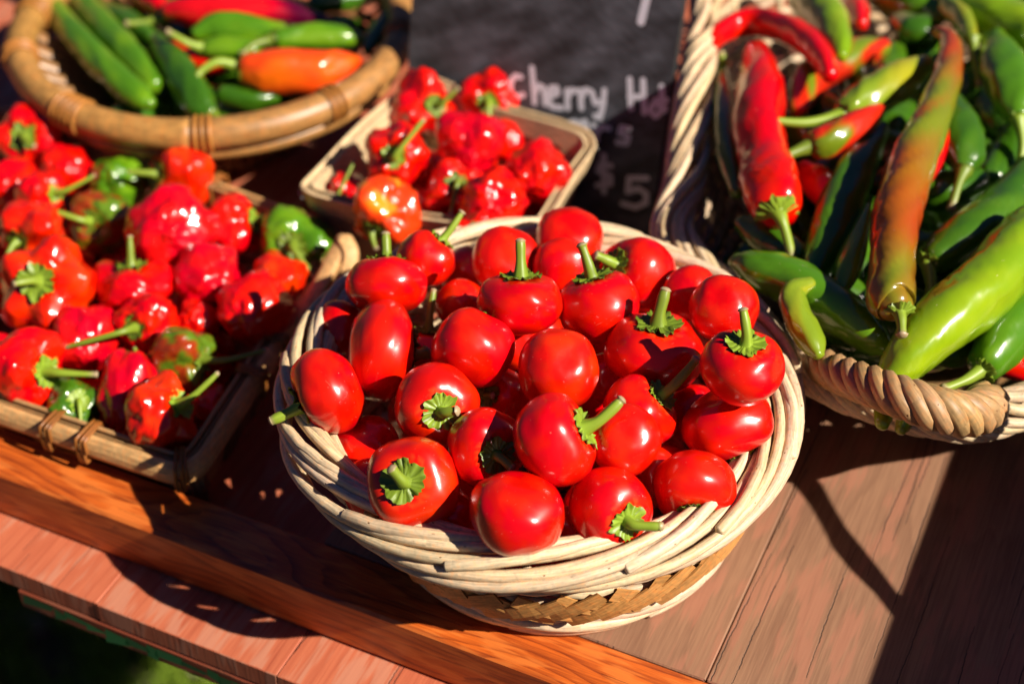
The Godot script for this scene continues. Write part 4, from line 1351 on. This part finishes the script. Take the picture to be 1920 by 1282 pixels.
# ------------------------------------------------------------------ pale splint basket in the middle
func make_splint_basket() -> void:
	var at := Vector3(-0.155, LOWER, -0.225)
	var o := thing("splint_basket", at, "small pale wood splint basket of bonnet peppers before the chalkboard", "basket")
	var corners := []
	for p in [[-0.080, -0.166], [-0.085, -0.2785], [-0.2235, -0.2995], [-0.2295, -0.150]]:
		corners.append(Vector3(p[0], 0, p[1]) - Vector3(at.x, 0, at.z))
	var pt := rounded_path(corners, 0.012)
	var path: Array = pt[0]
	var outs: Array = pt[1]
	var n := path.size()
	var top := 0.089
	var cream := Color(0.74, 0.58, 0.36)
	for i in n:
		path[i] = path[i] + Vector3(0, 0.0016 * sin(i * 0.5) + 0.0012 * sin(i * 0.23 + 1.0), 0)
	part("rim_band", ribbon(shifted(path, outs, 0.0007), outs, top - 0.016, top, 0.0022, cream * 1.05, 0.27), M.splint, o)
	part("inner_rim_band", ribbon(shifted(path, outs, -0.0052), outs, top - 0.013, top - 0.0006, 0.0018, cream * 0.92, 0.27), M.splint, o)
	# broad veneer strips that make the walls
	var per := (n - 1) / 16.0
	for i in 16:
		var a := int(i * per)
		var b := mini(int((i + 1) * per), n - 1)
		var pp := []
		var oo := []
		for k in range(a, b + 1):
			pp.append(path[k] - outs[k] * (0.0025 - 0.0004 * (i % 2)))
			oo.append(outs[k])
		part("wall_strip", ribbon(pp, oo, 0.002, top - 0.002, 0.0016, cream * rng.randf_range(0.82, 1.02), 0.27, rng.randf()), M.splint, o)
	for y in [0.012, 0.032, 0.052]:
		part("wall_hoop", ribbon(shifted(path, outs, -0.0012 - (top - y - 0.012) * 0.33), outs, y, y + 0.012, 0.0015, cream * 0.85, 0.27), M.splint, o)
	var P := []
	for i in path.size():
		var q: Vector3 = path[i] - outs[i] * 0.025
		P.append(Vector3(q.x, 0, q.z))
	part("floor_sheet", fan(P, 0.004, cream * 0.6), M.splint, o)
	# staples
	for f in [0.08, 0.3, 0.55, 0.8]:
		var i := int(f * n)
		var p: Vector3 = path[i] + outs[i] * 0.0031 + Vector3(0, top - 0.006, 0)
		var tg := Vector3(outs[i].z, 0, -outs[i].x)
		part("staple", tube([to4(p - tg * 0.004, 0.0005), to4(p, 0.0005), to4(p + tg * 0.004, 0.0005)], 5, func(_t, _a): return Color(0.3, 0.3, 0.3)), M.stem_green, o)


func to4(p: Vector3, r: float) -> Vector4:
	return Vector4(p.x, p.y, p.z, r)


# ------------------------------------------------------------------ bamboo basket at the back left
func make_bamboo_basket() -> void:
	var at := Vector3(-0.386, LOWER, -0.298)
	var o := thing("bamboo_basket", at, "round basket with thick bamboo rim holding chilies at the back left", "basket")
	var R := 0.1335
	var y := 0.084
	var tan_c := Color(0.50, 0.27, 0.085)
	var segs := 5
	for s in segs:
		var line := []
		var a0 := TAU * (s + 0.12) / segs
		for k in 33:
			var f := k / 32.0
			var th := a0 + TAU / segs * f * 0.999
			var bulge := 1.0 + 0.05 * (smoothstep(0.06, 0.0, f) + smoothstep(0.94, 1.0, f))
			var q := ring_point(th, R, y)
			line.append(to4(q, 0.0105 * bulge))
		part("rim_cane", rod(line, tan_c, 14), M.bamboo, o)
	for deg in [196.0, 222.0, 258.0, 262.0, 300.0, 338.0, 20.0, 70.0, 120.0, 160.0]:
		for w in 3:
			var th := deg_to_rad(deg + (w - 1) * 1.9)
			var c := ring_point(th, R, y)
			var outw := ring_point(th, 1.0, 0.0)
			var line := []
			for k in 19:
				var an := TAU * k / 18.0
				line.append(to4(c + outw * cos(an) * 0.0115 + Vector3(0, sin(an) * 0.0115, 0), 0.0015))
			part("lashing", rod(line, Color(0.50, 0.22, 0.05), 6), M.bamboo, o)
	var hoop := []
	for k in 65:
		hoop.append(to4(ring_point(TAU * k / 64.0, R - 0.0015, y - 0.0155), 0.005))
	part("lower_hoop", rod(hoop, tan_c * 0.9, 8), M.bamboo, o)
	for i in 46:
		var th := TAU * i / 46.0
		var line := []
		for k in 7:
			var f := k / 6.0
			var r := lerpf(0.058, R - 0.005, pow(f, 1.9))
			line.append(to4(ring_point(th, r, lerpf(0.004, y - 0.006, f)), 0.0046))
		part("wall_slat", tube(line, 6, func(_t, _a): return Color(0.36, 0.19, 0.07), 0.0, 5, 0.35), M.bamboo, o)
	for row in 7:
		var f := (row + 0.6) / 7.4
		var line := []
		for k in 93:
			var th := TAU * k / 92.0
			var q := ring_point(th, lerpf(0.058, R - 0.005, pow(f, 1.9)) + 0.0026 * cos(23.0 * th + PI * row), lerpf(0.004, y - 0.012, f))
			line.append(to4(q, 0.0035))
		part("weaver", rod(line, Color(0.32, 0.17, 0.06), 6), M.bamboo, o)
	part("base", disc(0.058, 0.001, 0.006, Color(0.2, 0.11, 0.05)), M.bamboo, o)


# ------------------------------------------------------------------ crate beyond the right edge, whose shadow falls on the planks
func make_crate() -> void:
	var at := Vector3(0.4760, 0, -0.03)
	var o := thing("wooden_crate", at, "plain wooden crate beyond the right edge shading the planks", "crate")
	var hx := 0.044
	var hz := 0.15
	var h := 0.2
	for s in [-1.0, 1.0]:
		for k in 3:
			part("side_board", plank(Vector3(0.010, h / 3 - 0.0006, hz * 2), 2, 0.0008, Vector2(rng.randf(), rng.randf())), M.crate_wood, o, Vector3(s * hx, h / 3 * (k + 0.5) + 0.001, 0))
			part("end_board", plank(Vector3(hx * 2 - 0.0105, h / 3 - 0.0006, 0.010), 0, 0.0008, Vector2(rng.randf(), rng.randf())), M.crate_wood, o, Vector3(0, h / 3 * (k + 0.5) + 0.001, s * (hz - 0.006)))
	part("bottom_board", plank(Vector3(hx * 2 - 0.011, 0.008, hz * 2 - 0.023), 2, 0.0008, Vector2(0.2, 0.4)), M.crate_wood, o, Vector3(0, 0.006, 0))
	var st := thing("wooden_stake", Vector3(0.40, 0.2, -0.05), "rough wooden stick lying over the crate beyond the right edge", "stick")
	var line := []
	for k in 15:
		var f := k / 14.0
		var p := Vector3(0.51, 0.2064, 0.0550).lerp(Vector3(0.345, 0.2064, -0.1005), f) - st.position
		p += Vector3(0.0012 * sin(f * 17.0), 0.0, 0.0015 * sin(f * 11.0 + 1.0))
		line.append(to4(p, 0.0052 + 0.0009 * sin(f * 23.0)))
	part("shaft", rod(line, Color(0.3, 0.19, 0.1), 8), M.willow, st)


# ------------------------------------------------------------------ peppers
const TONE := {
	"red": [Color(0.61, 0.003, 0.004), Color(0.69, 0.012, 0.003)],
	"crimson": [Color(0.55, 0.003, 0.012), Color(0.63, 0.005, 0.006)],
	"orange_red": [Color(0.63, 0.008, 0.003), Color(0.70, 0.038, 0.004)],
	"green": [Color(0.06, 0.17, 0.006), Color(0.12, 0.24, 0.008)],
	"bright_green": [Color(0.16, 0.28, 0.006), Color(0.25, 0.35, 0.008)],
	"yellow_green": [Color(0.17, 0.25, 0.012), Color(0.30, 0.29, 0.015)],
	"dark_green": [Color(0.035, 0.105, 0.006), Color(0.06, 0.145, 0.008)],
	"olive": [Color(0.085, 0.16, 0.008), Color(0.26, 0.030, 0.006)],
	"orange": [Color(0.72, 0.055, 0.004), Color(0.78, 0.13, 0.006)],
	"orange_yellow": [Color(0.70, 0.042, 0.004), Color(0.62, 0.24, 0.012)],
	"purple": [Color(0.60, 0.004, 0.010), Color(0.07, 0.003, 0.018)],
	"half_ripe": [Color(0.48, 0.016, 0.005), Color(0.13, 0.19, 0.010)],
	"brown": [Color(0.34, 0.040, 0.006), Color(0.15, 0.18, 0.010)],
}
const SQUAT_TONES := ["red", "crimson", "green", "olive", "dark_green", "orange_red", "orange_yellow"]
const LONG_TONES := {"g": "green", "G": "bright_green", "d": "dark_green", "y": "yellow_green", "r": "red", "o": "orange", "p": "purple", "m": "half_ripe", "b": "brown"}


func frame_of(axis: Vector3) -> Basis:
	var x := axis.cross(UP if absf(axis.y) < 0.9 else Vector3.RIGHT).normalized()
	return Basis(x, axis, x.cross(axis))


func squat_profile(phi: float, q: float, cherry: bool, deep: float) -> Vector2:
	# (radius, height along the stem axis) for a pepper of radius 1
	var s := pow(maxf(sin(phi), 0.0), 0.90)
	var y := q * signf(cos(phi)) * pow(absf(cos(phi)), 0.94)
	y -= deep * q * exp(-pow(phi / 0.42, 2.0))
	y += 0.07 * q * exp(-pow((PI - phi) / 0.3, 2.0))
	if not cherry:
		var low := smoothstep(1.5, PI, phi)
		s *= 1.0 - 0.22 * low
		y -= 0.10 * q * low
	return Vector2(s, y)


func squat_body(axis: Vector3, a: float, q: float, cherry: bool, rough: float, seedn: int, tones: Array, mixing: Vector2) -> ArrayMesh:
	var rows := 31 if cherry else 33
	var cols := 44
	var B := frame_of(axis)
	var P := PackedVector3Array()
	var C := PackedColorArray()
	rng.seed = seedn * 77 + 5
	var lobes := rng.randi_range(3, 4) if cherry else rng.randi_range(3, 5)
	var amp := rng.randf_range(0.012, 0.035) if cherry else rng.randf_range(0.05, 0.10) * rough
	var ph := rng.randf() * TAU
	var off := Vector3(rng.randf(), rng.randf(), rng.randf()) * 60.0
	var deep := 0.20 if cherry else rng.randf_range(0.2, 0.32)
	for r in rows:
		var phi := PI * r / (rows - 1)
		var pr := squat_profile(phi, q, cherry, deep)
		for k in cols:
			var th := TAU * k / cols
			var dirv := Vector3(cos(th) * sin(phi), cos(phi), sin(th) * sin(phi))
			var groove := cos(lobes * th + ph)
			var shoulder := exp(-pow((phi - 0.9) / 0.7, 2.0))
			var rr := pr.x * (1.0 + amp * groove * (0.5 + shoulder))
			var yy := pr.y + amp * 0.8 * groove * shoulder
			var n1 := noise.get_noise_3dv(dirv * 0.9 + off)
			var f := 1.0 + n1 * (0.055 if cherry else 0.16 * rough)
			if cherry:
				f += 0.012 * noise.get_noise_3dv(dirv * 2.6 + off) + 0.0022 * noise.get_noise_3dv(dirv * 9.0 + off)
			if not cherry:
				var n2 := noise.get_noise_3dv(Vector3(dirv.x * 3.0, dirv.y * 1.6, dirv.z * 3.0) + off)
				var n3 := noise.get_noise_3dv(dirv * 6.5 + off)
				f += 0.07 * rough * n2 + 0.022 * rough * n3 - 0.05 * rough * absf(noise.get_noise_3dv(Vector3(dirv.x * 4.0, dirv.y * 1.2, dirv.z * 4.0) - off))
			var p := Vector3(cos(th) * rr, yy, sin(th) * rr) * a * f
			P.append(B * p)
			var nm := noise.get_noise_3dv(dirv * 1.1 + off * 1.7)
			var c: Color = tones[0].lerp(tones[1], smoothstep(mixing.x, mixing.y, nm))
			if cherry and phi < 0.62:
				c = c.lerp(Color(0.60, 0.07, 0.006), 0.5 * smoothstep(0.0, 0.25, noise.get_noise_3dv(dirv * 5.0 - off)))
			C.append(c)
	return grid_mesh(P, C, rows, cols, 1.0, 1.0)


func calyx(axis: Vector3, centre: Vector3, rad: float, bowl: float, seedn: int, c0: Color) -> ArrayMesh:
	# crinkled cap: a ruffled disc with a thin underside
	var B := frame_of(axis)
	rng.seed = seedn * 31 + 3
	var lobes := rng.randi_range(5, 7)
	var ph := rng.randf() * TAU
	var cols := 56
	var P := PackedVector3Array()
	var C := PackedColorArray()
	var off := rng.randf() * 50.0
	var prof := [[0.0, 0.12], [0.30, 0.07], [0.55, 0.02], [0.8, 0.0], [1.0, 0.03], [0.97, -0.03], [0.5, -0.08], [0.0, -0.08]]
	for i in prof.size():
		for k in cols:
			var th := TAU * k / cols
			var e: float = prof[i][0]
			var wav := Vector2(cos(th), sin(th))
			var jag := noise.get_noise_2d(wav.x * 3.5 + off, wav.y * 3.5)
			var edge := 0.95 + 0.15 * absf(cos(lobes * 0.5 * th + ph)) + 0.30 * noise.get_noise_2d(wav.x * 1.2 + off, wav.y * 1.2) + 0.16 * jag
			var ruffle := 0.24 * noise.get_noise_2d(wav.x * 4.5 - off, wav.y * 4.5) * e * e + 0.05 * sin(17.0 * th + 2.0 * sin(3.0 * th + ph)) * e * e + 0.05 * noise.get_noise_2d(wav.x * 5.0, e * 4.0 + off)
			var y: float = prof[i][1] + ruffle + bowl * e * e
			P.append(centre + B * (Vector3(cos(th) * e * edge, y, sin(th) * e * edge) * rad))
			var v := 0.85 + 0.4 * noise.get_noise_2d(wav.x * 4.0 + off, wav.y * 4.0 + e) - 0.2 * maxf(0.0, sin(17.0 * th + 2.0 * sin(3.0 * th + ph)))
			C.append(Color(c0.r * v, c0.g * v, c0.b * v))
	return grid_mesh(P, C, prof.size(), cols)


func stem_mesh(pts: Array, r0: float, r1: float, green: Color, seedn: int, flare := 1.7) -> ArrayMesh:
	rng.seed = seedn * 13 + 1
	var line := []
	var sm := spline(pts, 7)
	var n := sm.size()
	for i in n:
		var f := float(i) / (n - 1)
		var r := lerpf(r0, r1, f) * (1.0 + (flare - 1.0) * pow(1.0 - f, 5.0)) * (1.0 + 0.06 * sin(f * 11.0 + seedn))
		r *= 1.0 + 0.22 * smoothstep(0.86, 1.0, f) + (rng.randf_range(-0.22, 0.18) if f > 0.9 else 0.0)
		line.append(to4(sm[i], r))
	var dry := Color(0.34, 0.25, 0.14)
	var dark := green * 0.55
	dark.a = 1.0
	var start := rng.randf_range(0.70, 0.9)
	return tube(line, 12, func(t, an):
		var c: Color = green.lerp(dark, 0.35 + 0.35 * cos(an * 5.0 + 1.0))
		c = c.lerp(Color(0.22, 0.26, 0.03), 0.4 * t)
		return c.lerp(dry, smoothstep(start, 1.0, t)), 0.09, 5)


func make_peppers() -> void:
	var sd := 0
	var shared := {}
	var names := {"C": "cherry_pepper", "L": "squat_pepper", "W": "bonnet_pepper"}
	var groups := {"C": "cherry peppers in the round wicker basket", "L": "squat peppers in the bamboo tray", "W": "bonnet peppers in the splint basket", "B": "chilies in the bamboo basket", "R": "chilies in the tall wicker basket"}
	var stem_green := Color(0.21, 0.31, 0.022)
	for e in SQUAT_PEPPERS:
		sd += 1
		var kind: String = e[0]
		var cherry := kind == "C"
		var axis := Vector3(e[2][0], e[2][1], e[2][2]).normalized()
		var a: float = e[3] * 0.001
		var q: float = e[4]
		var o := thing(names[kind], Vector3(e[1][0], e[1][1], e[1][2]) * 0.001, e[7], "pepper", groups[kind])
		var tones: Array
		var mixing := Vector2(-0.3, 0.6)
		if cherry:
			var t: float = e[6]
			tones = [TONE.red[0].lerp(TONE.orange_red[0], t), TONE.red[1].lerp(Color(0.68, 0.030, 0.003), t)]
		else:
			tones = TONE[SQUAT_TONES[int(e[6])]]
			if int(e[6]) == 3:
				mixing = Vector2(-0.1, 0.25)
			if int(e[6]) == 6:
				mixing = Vector2(0.15, 0.5)
		var rough := 1.0 if kind == "L" else 1.35
		var body := squat_body(axis, a, q, cherry, rough, sd, tones, mixing)
		var skin: Material = M.cherry_skin if cherry else M.glossy_skin
		part("body", body, skin, o)
		var seat := axis * (a * q * (0.86 if cherry else 0.78))
		var green := stem_green * (1.0 + 0.25 * sin(sd * 3.7))
		green.a = 1.0
		var crad := a * (0.43 if cherry else 0.36)
		var cap := calyx(axis, seat, crad, 0.10 if cherry else 0.2, sd, green * 0.9)
		part("calyx", cap, M.stem_green, o)
		var pts := []
		var root := seat - axis * 0.001
		if e[5] == null:
			var side := frame_of(axis).x * a * 0.12 * sin(sd * 2.1)
			pts = [root, root + axis * a * 0.18, root + axis * a * 0.36 + side]
		else:
			var tip := Vector3(e[5][0], e[5][1], e[5][2]) * 0.001
			var ln := root.distance_to(tip)
			pts = [root, root + axis * ln * 0.3 + (tip - root) * 0.06, root.lerp(tip, 0.62) + axis * ln * 0.16, tip]
		var r0 := a * (0.13 if cherry else 0.10)
		part("stem", stem_mesh(pts, r0, r0 * (0.82 if cherry else 0.62), green, sd, 1.6 if cherry else 2.2), M.stem_green, o)
		if e[5] == null and not shared.has(kind):
			shared[kind] = o
	for e in LONG_PEPPERS:
		sd += 1
		var kind: String = e[0]
		var pts := []
		for p in e[1]:
			pts.append(Vector4(p[0], p[1], p[2], p[3]) * 0.001)
		var at := Vector3(pts[pts.size() / 2].x, pts[pts.size() / 2].y, pts[pts.size() / 2].z)
		for i in pts.size():
			pts[i] = pts[i] - Vector4(at.x, at.y, at.z, 0.0)
		var o := thing("chili_pepper", at, e[5], "pepper", groups[kind])
		part("body", long_body(pts, TONE[LONG_TONES[e[2]]], e[2], sd), M.glossy_skin, o)
		var last := int(e[4]) == 1
		var end: Vector4 = pts[-1] if last else pts[0]
		var prev: Vector4 = pts[-2] if last else pts[1]
		var e3 := Vector3(end.x, end.y, end.z)
		var out := (e3 - Vector3(prev.x, prev.y, prev.z)).normalized()
		var green := stem_green * (1.0 + 0.3 * sin(sd * 2.3))
		green.a = 1.0
		if e[3] != null:
			var sp := []
			for p in e[3]:
				sp.append(Vector3(p[0], p[1], p[2]) * 0.001 - at)
			var d: Vector3 = (sp[1] - sp[0]).normalized()
			sp[0] = e3 + out * end.w * 0.55
			part("calyx", calyx((d + out).normalized(), e3 + out * end.w * 0.74, end.w * 0.78, -0.30, sd, green), M.stem_green, o)
			part("stem", stem_mesh(sp, maxf(0.0028, end.w * 0.22), 0.0022, green, sd, 2.0), M.stem_green, o)
	# peppers underneath, hardly to be seen
	var hid := {"C": ["cherry_pepper", "red cherry pepper buried under the heap in the round wicker basket"], "L": ["squat_pepper", "red squat pepper buried at the bottom of the bamboo tray"], "W": ["bonnet_pepper", "red bonnet pepper buried at the bottom of the splint basket"], "B": ["chili_pepper", "green chili buried at the bottom of the bamboo basket"], "R": ["chili_pepper", "green chili buried at the bottom of the tall wicker basket"]}
	var variants := {}
	for kind in "CLWBR":
		var tones: Array = TONE.red if kind in "CLW" else TONE.dark_green
		variants[kind] = []
		for v in 3:
			if kind in "BR":
				var bend := sin(v * 1.7) * 0.5
				variants[kind].append(long_body([Vector4(-2.0, -0.2, bend, 0.45), Vector4(-0.8, 0.1, 0.0, 0.95), Vector4(0.8, 0.0, bend * 0.6, 0.85), Vector4(2.0, -0.1, bend, 0.3)], tones, "d", 950 + v, 45.0))
				continue
			variants[kind].append(squat_body(Vector3(sin(v * 2.0 + 1.0), -0.6, cos(v * 3.0)).normalized(), 1.0, 0.85, kind == "C", 0.8, 900 + v, tones, Vector2(-0.3, 0.6)))
	var idx := 0
	for e in BURIED_PEPPERS:
		idx += 1
		var kind: String = e[0]
		var o := thing(hid[kind][0], Vector3(e[1][0], e[1][1], e[1][2]) * 0.001, hid[kind][1], "pepper", groups[kind] + " underneath")
		var b := part("body", variants[kind][idx % 3], M.cherry_skin if kind == "C" else M.glossy_skin, o)
		b.scale = Vector3.ONE * float(e[2]) * 0.001
		b.rotation = Vector3(0, idx * 1.7, 0)


func long_body(pts: Array, tones: Array, code: String, seedn: int, per_m := 1.0) -> ArrayMesh:
	rng.seed = seedn * 41 + 9
	var off := Vector3(rng.randf(), rng.randf(), rng.randf()) * 50.0
	var lobe := rng.randf() * TAU
	var sm := spline(pts, 8)
	var n := sm.size()
	var cols := 28
	var mids := []
	for q in sm:
		mids.append(Vector3(q.x, q.y, q.z))
	var rings := []
	var side := Vector3.ZERO
	var length := 0.0
	for i in n:
		var f: Vector3 = (mids[mini(i + 1, n - 1)] - mids[maxi(i - 1, 0)]).normalized()
		if side == Vector3.ZERO:
			side = f.cross(UP if absf(f.y) < 0.9 else Vector3.RIGHT).normalized()
		side = (side - f * side.dot(f)).normalized()
		if i > 0:
			length += mids[i].distance_to(mids[i - 1])
		rings.append([mids[i], f, side, maxf(sm[i].w, 0.0012), length])
	var all := []
	var a: Array = rings[0]
	for s in [1.0, 0.92, 0.72, 0.42]:
		all.append([a[0] - a[1] * a[3] * s * 0.75, a[1], a[2], a[3] * sqrt(maxf(0.0004, 1.0 - s * s)), 0.0])
	all.append_array(rings)
	var b: Array = rings[-1]
	for s in [0.42, 0.72, 0.92, 1.0]:
		all.append([b[0] + b[1] * b[3] * s * 0.75, b[1], b[2], b[3] * sqrt(maxf(0.0004, 1.0 - s * s)), length])
	var P := PackedVector3Array()
	var C := PackedColorArray()
	for g in all:
		var up: Vector3 = g[1].cross(g[2])
		var t: float = g[4] / length
		for k in cols:
			var an := TAU * k / cols
			var d: Vector3 = g[2] * cos(an) + up * sin(an)
			var sp: Vector3 = d * 0.8 + Vector3(g[4] * 38.0 / per_m, 0, 0) + off
			var f := 1.0 + 0.05 * cos(3.0 * an + lobe + t * 1.5) + 0.10 * noise.get_noise_3dv(sp) + 0.045 * noise.get_noise_3dv(sp * 2.6) + 0.018 * noise.get_noise_3dv(sp * 7.0)
			P.append(g[0] + d * g[3] * f)
			var nm := noise.get_noise_3dv(d * 0.5 + Vector3(g[4] * 22.0 / per_m, 7, 0) + off)
			var mixed := smoothstep(-0.3, 0.6, nm)
			match code:
				"p": mixed = smoothstep(0.50, 0.72, t + 0.1 * nm)
				"m": mixed = smoothstep(-0.12, 0.22, nm)
				"b": mixed = clampf(1.1 * exp(-pow((t - 0.42) / 0.2, 2.0)) * smoothstep(-0.7, 0.7, cos(an + 2.4) + nm) + 0.7 * exp(-pow((t - 0.97) / 0.13, 2.0)) + 0.5 * nm, 0.0, 1.0)
			C.append(tones[0].lerp(tones[1], mixed))
	return grid_mesh(P, C, all.size(), cols)
